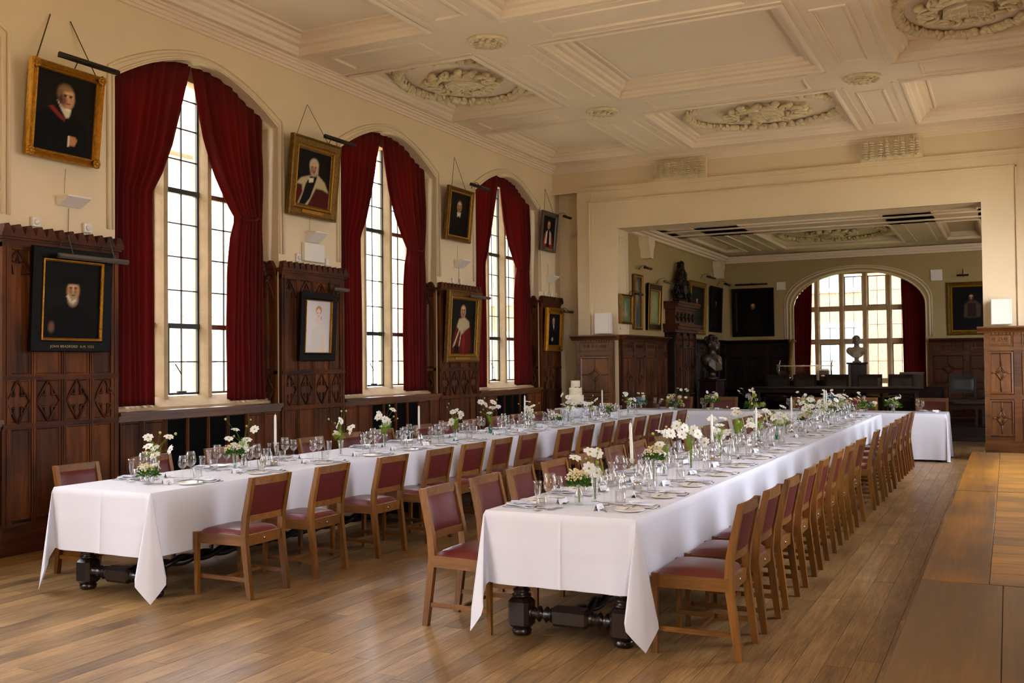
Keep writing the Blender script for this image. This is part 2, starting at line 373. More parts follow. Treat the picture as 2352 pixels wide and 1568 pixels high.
for a in ((17.70, 2.25, 17.72, 4.0), (18.10, 2.25, 18.12, 4.0), (17.70, 3.98, 18.12, 4.0), (17.70, 2.25, 18.12, 2.27)):
    mb.box(OX0, a[0], a[1], OX0+.012, a[2], a[3])
mb.build('jamb_bead', M['plaster'], WE)
# acanthus blocks of the frieze
def acanthus(x0, x1):
    mb = MB(); n = 4; wv = (x1-x0)/n
    pts = []
    for i in range(33):
        t = i/32; pts.append((x0+(x1-x0)*t, 5.27+.03*abs(math.sin(PI*n*t))))
    mb.prism([(x0, 4.935)]+pts+[(x1, 4.935)], 17.50, 17.62, 'y')
    for k in range(n):
        cx = x0+wv*(k+.5)
        for j in range(7):
            z = 4.98+.04*j
            for s in (-1, 1):
                q = [(cx+s*(.012+.016*i), 17.485-.035*math.sin(PI*i/5)-.01*j/6, z+.034*math.sin(PI*.5*i/5)-.006*i) for i in range(6)]
                mb.tube(q, [.010, .014, .015, .014, .011, .006], 5)
        mb.tube([(cx, 17.485, 4.95), (cx, 17.478, 5.1), (cx, 17.47, 5.26), (cx, 17.455, 5.29)], [.010, .014, .018, .012], 6)
    return mb
acanthus(-5.79, -4.78).build('acanthus_block', M['relief'], WE); acanthus(-2.14, -1.19).build('acanthus_block', M['relief'], WE)

# far room shell
FYB = 25.35; FXR = 2.6; FCZ = 4.30
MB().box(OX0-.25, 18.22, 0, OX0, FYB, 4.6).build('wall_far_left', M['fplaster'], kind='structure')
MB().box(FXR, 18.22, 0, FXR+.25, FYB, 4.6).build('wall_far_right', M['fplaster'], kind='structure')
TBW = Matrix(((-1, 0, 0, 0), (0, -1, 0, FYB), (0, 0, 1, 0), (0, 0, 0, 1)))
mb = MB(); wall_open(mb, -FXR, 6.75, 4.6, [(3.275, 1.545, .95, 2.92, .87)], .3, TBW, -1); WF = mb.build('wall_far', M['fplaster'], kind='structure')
mb = MB()
for off, r, yy in ((.02, .02, .006), (.10, .028, .012), (.15, .016, .01)):
    mb.tube([TBW @ Vector((u_, yy, z_)) for u_, z_ in arch_path(3.275, 1.545, 2.17, 2.92, .87, off, -1)], r, 6)
mb.build('arch_moulding', M['plaster'], WF)
# bay walls behind the curtain
mb = MB(); mb.box(-4.98, FYB+.3, 0, -4.83, 26.3, 4.2); mb.box(-1.72, FYB+.3, 0, -1.57, 26.3, 4.2); mb.box(-4.98, FYB+.3, 3.95, -1.57, 26.3, 4.2)
mb.box(-4.83, FYB+.29, 0, -1.72, 26.02, 1.0)
mb.build('bay_wall', M['plaster'], WF)
mb = MB()    # cornice of the far room
for (dz, p) in ((0, .10), (.05, .16), (.10, .22)):
    mb.box(OX0, FYB-p, 4.12+dz, FXR, FYB, 4.18+dz); mb.box(OX0, 18.22, 4.12+dz, OX0+p, FYB, 4.18+dz)
mb.build('cornice', M['ceil'], WF)
for px in (19.05, 24.6):     # corbels
    mb = MB(); mb.prism([(px-.22, 4.12), (px+.22, 4.12), (px+.20, 3.98), (px+.12, 3.86), (px+.09, 3.70), (px-.09, 3.70), (px-.12, 3.86), (px-.20, 3.98)], OX0, OX0+.20, 'x')
    mb.build('corbel', M['plaster'], bpy.data.objects['wall_far_left'])

# ------------------------------------------------------------------ ceiling of the hall
CX = [(-7.66, -5.82), (-4.92, -2.10), (-1.23, .62)]; SOF = 5.40; REC = 5.55
CY = [(16.9-3.72*k-2.55+0.0, 16.9-3.72*k+.15) for k in range(6)]
CY = [(14.42-3.72*k, 17.12-3.72*k) for k in range(6)]
mb = MB(); mb.box(XL-.45, YB-.2, REC+.02, XR+.5, 18.2, REC+.25); CEIL = mb.build('ceiling', M['ceil'], kind='structure')
mb = MB(); xs = [XL] + [v for c in CX for v in c] + [XR]
for i in range(0, 8, 2): mb.box(xs[i], YB, SOF, xs[i+1], 17.62, REC+.03)
ys = [17.62]
for a, b in CY: ys += [b, a]
ys += [YB]
for (x0, x1) in CX:
    for i in range(0, len(ys)-1, 2): mb.box(x0, max(ys[i+1], YB), SOF, x1, ys[i], REC+.03)
mb.build('beam_soffit', M['ceil'], CEIL)
# cornice along both long walls and the end wall
mb = MB()
for (z0, z1, p) in ((5.26, 5.29, .03), (5.29, 5.33, .055), (5.33, 5.36, .09), (5.36, 5.385, .12), (5.385, 5.405, .15)):
    mb.box(XL, YB, z0, XL+p, 17.62, z1); mb.box(XR-p, YB, z0, XR, 17.62, z1); mb.box(XL, 17.62-p, z0, XR, 17.62, z1)
mb.build('cornice', M['ceil'], CEIL)
def flat_frame(mb, x0, y0, x1, y1, z, prof):     # mitred frame on the ceiling, prof=[(inset, z)]
    vs = []; fs = []
    for d, zz in prof: vs += [(x0+d, y0+d, zz), (x1-d, y0+d, zz), (x1-d, y1-d, zz), (x0+d, y1-d, zz)]
    for k in range(len(prof)-1):
        for i in range(4): fs.append((k*4+i, k*4+(i+1) % 4, (k+1)*4+(i+1) % 4, (k+1)*4+i))
    mb.add(vs, fs)
seen_cy = CY[:3]
for ri, (y0, y1) in enumerate(seen_cy):
    for ci, (x0, x1) in enumerate(CX):
        med = (ri + ci) % 2 == 1
        med = (ci == 1 and ri in (0, 2)) or (ci != 1 and ri == 1)
        mb = MB(); z = SOF
        flat_frame(mb, x0, y0, x1, y1, z, [(-.03, z-.004), (0, z-.022), (.03, z-.02), (.045, z+.01), (.06, z+.02), (.075, z+.06), (.13, z+.075), (.15, z+.11), (.19, z+.12), (.2, z+.18)])
        if not med: flat_frame(mb, x0+.26, y0+.26, x1-.26, y1-.26, z, [(0, REC+.018), (.01, REC), (.035, REC), (.045, REC+.018)])
        mb.build('coffer_moulding', M['ceil'], CEIL)
# sunk bead frames on the beams and square blocks with roundels at the crossings
for (bx0, bx1) in ((-5.82, -4.92), (-2.10, -1.23)):
    for ri, (y0, y1) in enumerate(seen_cy):
        mb = MB(); flat_frame(mb, bx0+.24, y0+.28, bx1-.24, y1-.28, SOF, [(0, SOF+.001), (.006, SOF-.016), (.03, SOF-.02), (.036, SOF-.004), (.05, SOF-.012), (.056, SOF+.001)])
        for xx in (bx0+.10, bx1-.13): mb.box(xx, y0-.04, SOF-.012, xx+.03, y1+.04, SOF+.01)
        mb.build('beam_moulding', M['ceil'], CEIL)
for ri in range(2):
    y1, y0 = seen_cy[ri][0], seen_cy[ri+1][1]
    for (x0, x1) in CX:
        mb = MB(); flat_frame(mb, x0+.28, y0+.24, x1-.28, y1-.24, SOF, [(0, SOF+.001), (.006, SOF-.016), (.03, SOF-.02), (.036, SOF-.004), (.05, SOF-.012), (.056, SOF+.001)])
        for yy in (y0+.09, y1-.12): mb.box(x0-.04, yy, SOF-.012, x1+.04, yy+.03, SOF+.01)
        mb.build('beam_moulding', M['ceil'], CEIL)
def scroll(mb, c, r, a0, turns, z, th, s=1):
    pts = []
    for i in range(15):
        t = i/14; a = a0+s*turns*2*PI*t; rr = r*(1-.8*t); pts.append((c[0]+rr*math.cos(a), c[1]+rr*math.sin(a), z-.02*math.sin(PI*t)))
    mb.tube(pts, [th*(1-.5*i/14) for i in range(15)], 6)
def roundel(cx, cy):
    r = Rr; mb = MB()
    mb.lathe([(.20, SOF-.03), (.215, SOF-.045), (.235, SOF-.03), (.235, SOF+.005)], 20, Matrix.Translation((cx, cy, 0)))
    for i in range(14):
        a = 2*PI*i/14; mb.ell((cx+.19*math.cos(a), cy+.19*math.sin(a), SOF-.03), (.035, .03, .03), 6, 4)
    for i in range(6):
        a = 2*PI*i/6; mb.ell((cx+.085*math.cos(a), cy+.085*math.sin(a), SOF-.03), (.05, .035, .035), 6, 4)
        scroll(mb, (cx+.11*math.cos(a+.5), cy+.11*math.sin(a+.5)), .045, a, .8, SOF-.03, .011)
    mb.ell((cx, cy, SOF-.04), (.06, .05, .045), 8, 6); return mb.build('roundel', M['relief'], CEIL)
for cx in (-5.37, -1.665):
    for cy in (10.26, 13.96): roundel(cx, cy)
def medallion(cx, cy, rx, ry):
    root = link('medallion', None, CEIL, (cx, cy, REC+.01)); root.scale = (1, 1, 1.25); n = 46
    wr = MB(); lf = MB()
    for i in range(n):
        a = 2*PI*i/n; x, y = rx*math.cos(a), ry*math.sin(a); Tm = Matrix.Translation((x, y, -.03)) @ Matrix.Rotation(math.atan2(ry*math.cos(a), -rx*math.sin(a)), 4, 'Z')
        big = (i % 4 < 2)
        wr.ell((0, 0, 0), ((.09 if big else .055)*max(rx, ry)/.9, .058, .045), 7, 5, Tm)
        for s in (-1, 1): wr.ell((Rr.uniform(-.04, .04), s*.07, .005), (.05, .022, .028), 6, 4, Tm @ Matrix.Rotation(s*.5, 4, 'Z'))
        if i % 3 == 0: wr.tube([Tm @ Vector((-.05, -.08, 0)), Tm @ Vector((0, 0, -.05)), Tm @ Vector((.03, .09, 0))], .014, 5)
    wr.build('wreath', M['relief'], root)
    sh = MB(); pts = [(-.26, .20), (-.13, .24), (0, .22), (.13, .24), (.26, .20), (.25, 0), (.19, -.14), (0, -.26), (-.19, -.14), (-.25, 0)]
    sh.prism(pts, -.07, .0, 'z'); sh.prism([(p[0]*.86, p[1]*.86) for p in pts], -.085, -.06, 'z'); sh.box(-.008, -.2, -.095, .008, .2, -.08); sh.box(-.2, .02, -.092, .2, .034, -.08)
    for i in range(5):
        for j in range(3): sh.ell((-.17+.085*i, .14-.09*j, -.088), (.02, .02, .012), 5, 3)
    sh.build('shield', M['relief'], root)
    sc = MB()
    for i in range(16):
        a = 2*PI*i/16; rr = .40+.05*(i % 2); c = (rr*1.1*math.cos(a)*rx/ry if rx > ry else rr*math.cos(a), rr*math.sin(a))
        scroll(sc, c, .11, a+PI*(i % 2), .9, -.05, .024, 1 if i % 2 else -1)
        sc.ell((c[0]*1.15, c[1]*1.12, -.04), (.07, .04, .04), 6, 4)
        sc.ell((c[0]*.85, c[1]*.82, -.03), (.05, .06, .035), 6, 4)
    for s in (-1, 1): sc.tube([(s*.3*i/6*(rx/ry if rx > ry else 1), -.34-.05*math.sin(i), -.06) for i in range(7)], .03, 6)
    sc.build('scroll_relief', M['relief'], root); return root
medallion(-6.70, 12.02, .80, 1.05); medallion(-3.35, 15.72, 1.18, .98); medallion(-.33, 12.05, .74, 1.03); medallion(-3.4, 8.30, 1.15, 1.0)

# far room ceiling
mb = MB(); mb.box(OX0-.3, 18.0, 4.45, FXR+.3, 26.3, 4.6); C2 = mb.build('ceiling_far', M['ceil'], kind='structure')
mb = MB()
FXC = [(-6.15, -5.62), (-4.72, -2.05), (-1.2, -.45)]
for (a, b) in ((18.2, 18.45), (19.55, 21.0), (24.2, FYB)): mb.box(OX0, a, FCZ, FXR, b, 4.46)
for (a, b) in ((OX0, -6.15), (-5.62, -4.72), (-2.05, -1.2), (-.45, FXR)): mb.box(a, 18.4, FCZ, b, 24.3, 4.46)
for a in (-5.35, -5.0, -1.85, -1.42): mb.box(a, 21.0, FCZ-.02, a+.06, 24.2, FCZ)
for a in (19.8, 20.5): mb.box(OX0, a, FCZ-.025, FXR, a+.1, FCZ)
mb.build('beam_soffit', M['ceil'], C2)
for (a, b) in FXC:
    for (c, d) in ((18.45, 19.55), (21.0, 24.2)):
        mb = MB(); flat_frame(mb, a, c, b, d, 0, [(-.02, FCZ-.003), (0, FCZ-.02), (.03, FCZ-.015), (.05, FCZ+.04), (.10, FCZ+.06), (.11, FCZ+.16)]); mb.build('coffer_moulding', M['ceil'], C2)
md = medallion(-3.4, 22.6, 1.1, 1.25); md.parent = C2; md.location = (-3.4, 22.6, 4.45)

# ------------------------------------------------------------------ hall windows
def hall_window(n, y):
    W_ = link('window_%d' % n, None, None, (XL, y, 0), FL, kind='structure')
    mb = MB(); D0, D1 = -.40, -.27
    for s in (-1, 1):
        mb.box(s*.93, D0, 1.2, s*1.24, D1, 4.5)
    nn = 20
    for i in range(nn):      # stone arch head
        t0, t1 = -1+2*i/nn, -1+2*(i+1)/nn
        za, zb = arch_z(t0, 4.5, .46), arch_z(t1, 4.5, .46)
        a, b = 1.24*t0, 1.24*t1
        mb.add([(a, D0, za-.16), (b, D0, zb-.16), (b, D1, zb-.16), (a, D1, za-.16), (a, D0, za+.01), (b, D0, zb+.01), (b, D1, zb+.01), (a, D1, za+.01)], [(0, 3, 2, 1), (4, 5, 6, 7), (0, 1, 5, 4), (1, 2, 6, 5), (2, 3, 7, 6), (3, 0, 4, 7)])
    mb.build('stone_surround', M['stone'], W_)
    mb = MB(); mb.prism([(-.42, 1.17), (-.10, 1.17), (-.12, 1.21), (-.27, 1.31), (-.42, 1.31)], -1.23, 1.23, 'x'); mb.build('stone_sill', M['stone'], W_)
    for s in (-1, 1):
        mb = MB(); x0, x1 = s*.33-.075, s*.33+.075
        mb.prism([(x0, -.42), (x0, -.33), (x0+.045, -.24), (x1-.045, -.24), (x1, -.33), (x1, -.42)], 1.24, 4.86, 'z'); mb.build('mullion', M['stone'], W_)
    zr = [1.334, 1.685, 2.079, 2.472, 2.842, 3.21, 3.567, 3.92, 4.27, 4.60, 4.84]
    for (a, b, dark) in ((-.93, -.405, 0), (-.255, .255, 1), (.405, .93, 0)):
        zt = zr[:-1] if not dark else zr
        f = MB(); y0, y1 = -.365, -.335
        f.box(a, y0, zt[0]-.01, a+.022, y1, zt[-1]); f.box(b-.022, y0, zt[0]-.01, b, y1, zt[-1])
        f.box(a, y0, zt[0]-.012, b, y1, zt[0]+.012)
        if dark:
            f.box(b-.05, y0-.01, 1.33, b-.02, y1+.02, 2.06); f.box(b-.045, y0-.01, 3.56, b-.02, y1+.01, 4.6)
        for zz in (2.079, 3.567): f.box(a, y0-.01, zz-.028, b, y1+.012, zz+.028)
        f.build('casement_frame', M['iron'] if dark else M['ironp'], W_)
        g = MB(); g.box((a+b)/2-.007, -.358, zt[0], (a+b)/2+.007, -.342, zt[-1])
        for zz in zt[1:-1]: g.box(a, -.358, zz-.007, b, -.342, zz+.007)
        g.build('glazing_bar', M['iron'], W_)
        if n > 4: continue
        for k in range(len(zt)-1):
            for (p, q) in ((a+.02, (a+b)/2-.004), ((a+b)/2+.004, b-.02)):
                zz0, zz1 = zt[k]+.004, zt[k+1]-.004
                key = ('pane', round(q-p, 3), round(zz1-zz0, 3))
                if key not in KIDS: KIDS[key] = MB().box(-(q-p)/2, -.0015, -(zz1-zz0)/2, (q-p)/2, .0015, (zz1-zz0)/2).mesh('pane', M['glass'])
                link('pane', KIDS[key], W_, ((p+q)/2, -.35, (zz0+zz1)/2))
    if n <= 3:
        h = MB(); h.tube([(.12, -.32, 1.66), (.05, -.30, 1.55)], .007, 5); h.box(-.02, -.32, 1.325, .10, -.29, 1.365); h.box(-.12, -.31, 1.33, .16, -.30, 1.342)
        h.tube([(.03, -.30, 3.52), (.032, -.295, 2.6), (.025, -.29, 1.34)], .003, 4); h.build('stay_fastener', M['iron'], W_)
    return W_
for i, y in enumerate([8.28, 12.0, 15.72, 4.56]): hall_window(i+1, y)

# ------------------------------------------------------------------ curtains
def interp(pts, z):
    pts = sorted(pts, key=lambda p: p[1])
    if z <= pts[0][1]: return pts[0][0]
    for (a, b), (c, d) in zip(pts, pts[1:]):
        if z <= d: return a+(c-a)*(z-b)/(d-b)
    return pts[-1][0]
def curtain(y, side, inner, label, tie=None, zb=1.235, n=8, seed=0, group='red velvet curtains in the tall windows'):
    # local x towards the camera (-Y) on the left wall; the near curtain has side=+1
    r = random.Random(seed); NU, NZ = 90, 46; P = []
    zs = [zb + (4.93-zb)*((i/(NZ-1))) for i in range(NZ)]
    ph = [r.uniform(-.5, .5) for _ in range(40)]; am = [r.uniform(.6, 1.25) for _ in range(40)]
    for z in zs:
        xin = -interp(inner, z)              # interp gives offset in +Y from the window centre; x local = -that
        xo = side*1.215 if side > 0 else -(1.10+.035*(1-(z-1.2)/3.7))
        row = []
        for j in range(NU):
            u = j/(NU-1); x = xo+(xin-xo)*(u+.018*math.sin(7.3*u+seed)+.012*math.sin(17*u+seed*2)) if 0 < u < 1 else xo+(xin-xo)*u
            wd = abs(xin-xo); k = u*n
            a = .046*am[int(k)]*min(1, .35+wd*.55)*(.3+.7*max(0, min(1, (arch_z(max(-1, min(1, x/1.23)), 4.5, .44)-z)/.6)))
            if tie: a *= (.45+.55*min(1, abs(z-tie)/.35)) if z > tie-.35 else 1
            t = x/1.23; ztop = arch_z(max(-1, min(1, t)), 4.5, .44)+.025
            yy = (-.135 if side > 0 else -.15) + a*math.sin(2*PI*k+ph[int(k) % 40]*.6) + .012*math.sin(11*u+z*1.7)
            if u > .93: yy -= (u-.93)*.5
            row.append((x, yy, min(z, ztop)))
        P.append(row)
    mb = MB(); mb.grid(P); o = mb.mesh('curtain', M['velvet'])
    c = link('curtain', o, None, (XL, y, 0), FL, label, 'curtain', group)
    md = c.modifiers.new('thickness', 'SOLIDIFY'); md.thickness = .006
    if tie:
        xin = -interp(inner, tie); b = MB()
        b.tube([(xin+side*.0, -.10, tie+.02), (xin+side*.05, -.045, tie-.01), (xin+side*.16, -.03, tie-.0), (xin+side*.26, -.06, tie+.05)], [.016, .022, .020, .014], 6)
        b.build('tieback', M['velvet'], c)
    return c
inL = [(-.03, 4.95), (-.13, 4.59), (-.29, 4.03), (-.44, 3.68), (-.59, 3.45), (-.60, 3.1), (-.59, 2.3), (-.565, 1.2)]
inR = [(-.01, 4.95), (.07, 4.63), (.20, 4.17), (.37, 3.81), (.58, 3.49), (.70, 3.35), (.62, 3.14), (.56, 2.74), (.53, 2.03), (.55, 1.2)]
for i, y in enumerate([8.28, 12.0, 15.72]):
    wn = ['nearest', 'middle', 'farthest'][i]
    dz = [0, .02, .04][i]; sh = [0, -.0, .0][i]
    curtain(y, 1, [(a, b-(.05*i if 3 < b < 4 else 0)) for a, b in inL], 'dark red velvet curtain, near half, on the %s of the tall windows' % wn, seed=i*2)
    curtain(y, -1, inR, 'dark red velvet curtain, far half, tied back beside the %s tall window' % wn, tie=3.33, seed=i*2+1)
for y, nm in ((8.28, 'middle'), (15.72, 'far'), (0.84, 'near')):      # unseen curtains added over the right wall windows to cut their daylight
    for c0, hn in ((bpy.data.objects['curtain'], 'left'), (bpy.data.objects['curtain.001'], 'right')):
        c = copy_tree(c0); c.location = (XR, y, 0); c.rotation_euler = (0, 0, FR); c['label'] = 'unseen dark red curtain added to dim daylight, %s half, %s window of the right-hand wall' % (hn, nm)
# far bay curtains: local frame facing the camera
def far_curtain(x0t, x1t, x0b, x1b, zt, label, seed):
    NU, NZ = 60, 16; P = []; r = random.Random(seed); n = 7; am = [r.uniform(.6, 1.3) for _ in range(9)]
    for i in range(NZ):
        v = i/(NZ-1); z = 1.0+(zt-1.0)*v; a, b = x0b+(x0t-x0b)*v, x1b+(x1t-x1b)*v; row = []
        for j in range(NU):
            u = j/(NU-1); x = a+(b-a)*u; t = (x+3.275)/1.545
            z2 = min(z, arch_z(max(-.999, min(.999, t)), 2.92, .87, -1)+.02)
            row.append((x, FYB+.42+.035*am[int(u*n)]*math.sin(2*PI*u*n), z2))
        P.append(row)
    mb = MB(); mb.grid(P); c = link('curtain', mb.mesh('curtain', M['velvet']), None, (0, 0, 0), 0, label, 'curtain')
    c.modifiers.new('thickness', 'SOLIDIFY').thickness = .006
far_curtain(-4.82, -4.36, -4.82, -4.45, 3.75, 'bright red curtain at the left side of the far bay window', 21)
far_curtain(-2.28, -1.73, -2.25, -1.73, 3.75, 'dark red curtain at the right side of the far bay window', 22)

# far bay window
WB = link('window_5', None, None, (0, 26.05, 0), 0, kind='structure')
mb = MB()
for xm in (-4.30, -3.70, -3.145, -2.59, -2.03):
    m_ = MB(); m_.prism([(xm-.06, -.08), (xm-.06, .06), (xm+.06, .06), (xm+.06, -.08), (xm+.03, -.12), (xm-.03, -.12)], 1.0, 3.95, 'z'); m_.build('mullion', M['stone'], WB)
for zt in (2.10, 2.92, 1.12, 3.84):
    m_ = MB(); m_.box(-4.95, -.09, zt-.06, -1.6, .06, zt+.06 if zt < 3.8 else zt+.2); m_.build('transom', M['stone'], WB)
LX = [(-4.85, -4.36), (-4.24, -3.76), (-3.64, -3.205), (-3.085, -2.65), (-2.53, -2.09), (-1.97, -1.7)]
LZ = [(1.18, 2.04), (2.16, 2.86), (2.98, 3.72)]
for i, (a, b) in enumerate(LX):
    for j, (c, d) in enumerate(LZ):
        g = MB(); xm, zm = (a+b)/2, (c+d)/2; g.box(xm-.005, -.008, c, xm+.005, .008, d); g.box(a, -.008, zm-.005, b, .008, zm+.005)
        dk = (i in (2, 3) and j == 2) or (i in (1, 4) and j == 0); e = .022 if dk else .006
        g.box(a, -.015, c, a+e, .015, d); g.box(b-e, -.015, c, b, .015, d); g.box(a, -.015, c, b, .015, c+e); g.box(a, -.015, d-e, b, .015, d)
        g.build('casement_frame', M['iron'], WB)
        for (p, q) in ((a, xm), (xm, b)):
            for (s, t) in ((c, zm), (zm, d)):
                key = ('pane2', round(q-p, 3), round(t-s, 3))
                if key not in KIDS: KIDS[key] = MB().box(-(q-p)/2+.005, -.0015, -(t-s)/2+.005, (q-p)/2-.005, .0015, (t-s)/2-.005).mesh('pane', M['glass'])
                link('pane', KIDS[key], WB, ((p+q)/2, 0, (s+t)/2))

# ------------------------------------------------------------------ oak panelling
def lozenge(mb, cx, cz, hw, hz, y):       # raised lozenge with cusps, quatrefoil look
    pts = [(cx, cz+hz), (cx+hw, cz), (cx, cz-hz), (cx-hw, cz)]
    for i in range(4):
        a, b = Vector((pts[i][0], y, pts[i][1])), Vector((pts[(i+1) % 4][0], y, pts[(i+1) % 4][1]))
        mb.tube([a, b], .0115, 5); m_ = (a+b)/2; c = Vector((cx, y, cz)); d = (c-m_)*.42
        for q in (.30, .70):
            s = a.lerp(b, q); e = m_+d; mb.tube([s, s.lerp(e, .55)+(c-s)*.04, e], [.009, .010, .011], 5)
        mb.ell(tuple(m_+d), .014, 6, 4)
def cusped_arch(mb, x0, x1, zs, zt, y):
    hw = (x1-x0)/2; cx = (x0+x1)/2
    for s in (-1, 1):
        pts = [(cx+s*hw*(1-t**1.8)*1.0, y, zs+(zt-zs)*t) for t in [i/7 for i in range(8)]]
        mb.tube(pts, .011, 5)
        mb.tube([(cx+s*hw*.93, y, zs+.04), (cx+s*hw*.35, y, zs+.03), (cx+s*hw*.45, y, zs+(zt-zs)*.45)], [.006, .012, .006], 5)
        mb.tube([(cx+s*hw*.62, y, zs+(zt-zs)*.62), (cx+s*hw*.12, y, zs+(zt-zs)*.55), (cx, y, zs+(zt-zs)*.85)], [.006, .011, .006], 5)
def crest(mb, x0, x1, y0, y1, z0, z1, st=.105):
    # leafy cresting on the capping rail: sloped blocks
    n = max(2, int((x1-x0)/st)); w_ = (x1-x0)/n
    for i in range(n):
        a = x0+i*w_; mb.prism([(a+.004, z0), (a+w_-.004, z0), (a+w_-.02, z1-.01), (a+w_*.45, z1), (a+.03, z1-.03)], y0, y1, 'y')
def pier_panel(name, label, loc, rz, hw, ncol, top=2.78, tall=True, parent=None, kind_cat='panelling'):
    root = thing(name, label, kind_cat, loc, rz)
    cw = 2*hw/ncol; D = .045
    b = MB(); b.box(-hw, 0, 0, hw, .018, top); b.build('backboard', M['panel'], root)
    b = MB(); b.box(-hw-.004, 0, 0, hw+.004, .055, .24); b.box(-hw-.004, 0, .24, hw+.004, .045, .27); b.build('skirting', M['panelh'], root)
    key = ('pf', ncol, round(cw, 3))
    rowz = [(.30, 1.10), (1.14, 1.53)] + ([(1.57, top-.09)] if tall else [])
    for c in range(ncol):
        x0 = -hw+c*cw
        for (za, zb) in rowz:
            k2 = ('panelpiece', round(cw, 3), round(zb-za, 3))
            if k2 not in KIDS:
                p = MB(); hz = (zb-za)/2; hx = cw/2-.03
                p.box(-hx, 0, -hz, hx, .012, hz); p.frame(-hx, -hz, hx, hz, [(0, .026), (.010, .026), (.020, .012)]); KIDS[k2] = p.mesh('panel', M['panel'])
            link('panel', KIDS[k2], root, (x0+cw/2, .014, (za+zb)/2))
        k3 = ('loz', round(cw, 3))
        if k3 not in KIDS:
            p = MB(); lozenge(p, 0, 0, cw/2-.035, .19, 0); KIDS[k3] = p.mesh('tracery', M['carve'])
        link('tracery', KIDS[k3], root, (x0+cw/2, .036, 1.335))
        if tall:
            k4 = ('arch', round(cw, 3))
            if k4 not in KIDS:
                p = MB(); cusped_arch(p, -cw/2+.03, cw/2-.03, 0, .24, 0); KIDS[k4] = p.mesh('arch_tracery', M['carve'])
            link('arch_tracery', KIDS[k4], root, (x0+cw/2, .034, top-.35))
    for c in range(ncol+1):
        x = -hw+c*cw; e = .045 if c in (0, ncol) else .022
        x = x+e-.002 if c == 0 else (x-e+.002 if c == ncol else x)
        p = MB(); p.box(x-e, .01, .27, x+e, D, top-.05)
        p.box(x-.006, D, .27, x+.006, D+.008, top-.05); p.build('stile', M['panel'], root)
    for zz in [1.12, 1.55]:
        p = MB(); p.box(-hw, .012, zz-.022, hw, D+.006, zz+.022); p.box(-hw, .012, zz-.008, hw, D+.014, zz+.008); p.build('rail', M['panelh'], root)
    p = MB(); p.box(-hw-.002, .0, top-.09, hw+.002, .05, top-.02); p.box(-hw-.02, 0, top-.02, hw+.02, .07, top); p.box(-hw-.035, 0, top, hw+.035, .09, top+.03)
    crest(p, -hw-.035, hw+.035, .03, .095, top+.03, top+.115); p.build('cornice', M['panelh'], root)
    return root
pw_name = ['beside the nearest tall window, at the left edge of the picture', 'between the nearest and the middle tall windows', 'between the middle and the farthest tall windows', 'at the far end, right of the last tall window']
PIERS = [(5.79, 7.05), (9.51, 10.77), (13.23, 14.49), (16.95, 17.86)]
for i, (a, b) in enumerate(PIERS):
    pier_panel('oak_panelling', 'tall carved oak panelling ' + pw_name[i], (XL, (a+b)/2, 0), FL, (b-a)/2, 4 if i < 3 else 3)
pier_panel('oak_panelling', 'tall oak panelling on the wall before the left edge of the picture', (XL, 2.7, 0), FL, .63, 4)
for i, y in enumerate([9.51, 13.23, 16.95]):   # panelled return inside the window recess, faces the camera
    root = thing('reveal_panelling', 'narrow carved oak panel lining the far side of the %s window recess' % ['nearest', 'middle', 'farthest'][i], 'panelling', (XL-.15, y, 0), FE)
    b = MB(); b.box(-.13, 0, 1.17, .19, .016, 2.78); b.build('backboard', M['panel'], root)
    b = MB(); b.box(-.13, .01, 1.17, -.10, .035, 2.75); b.box(.10, .01, 1.17, .19, .035, 2.75); b.box(-.13, .01, 1.53, .19, .035, 1.57); b.build('stile', M['hoak'] if i == 1 else M['panel'], root)
    b = MB(); b.box(-.095, .012, 1.60, .095, .026, 2.66); b.build('panel', M['hoak'] if i == 1 else M['panel'], root)
    b = MB(); lozenge(b, 0, 1.345, .085, .16, .03); b.build('tracery', M['carve'], root)
    b = MB(); cusped_arch(b, -.09, .09, 2.43, 2.67, .03); b.build('arch_tracery', M['carve'], root)
    b = MB(); b.box(-.13, 0, 2.72, .2, .05, 2.78); b.box(-.13, 0, 2.78, .215, .07, 2.81); crest(b, -.13, .215, .01, .075, 2.81, 2.895); b.build('cornice', M['panelh'], root)
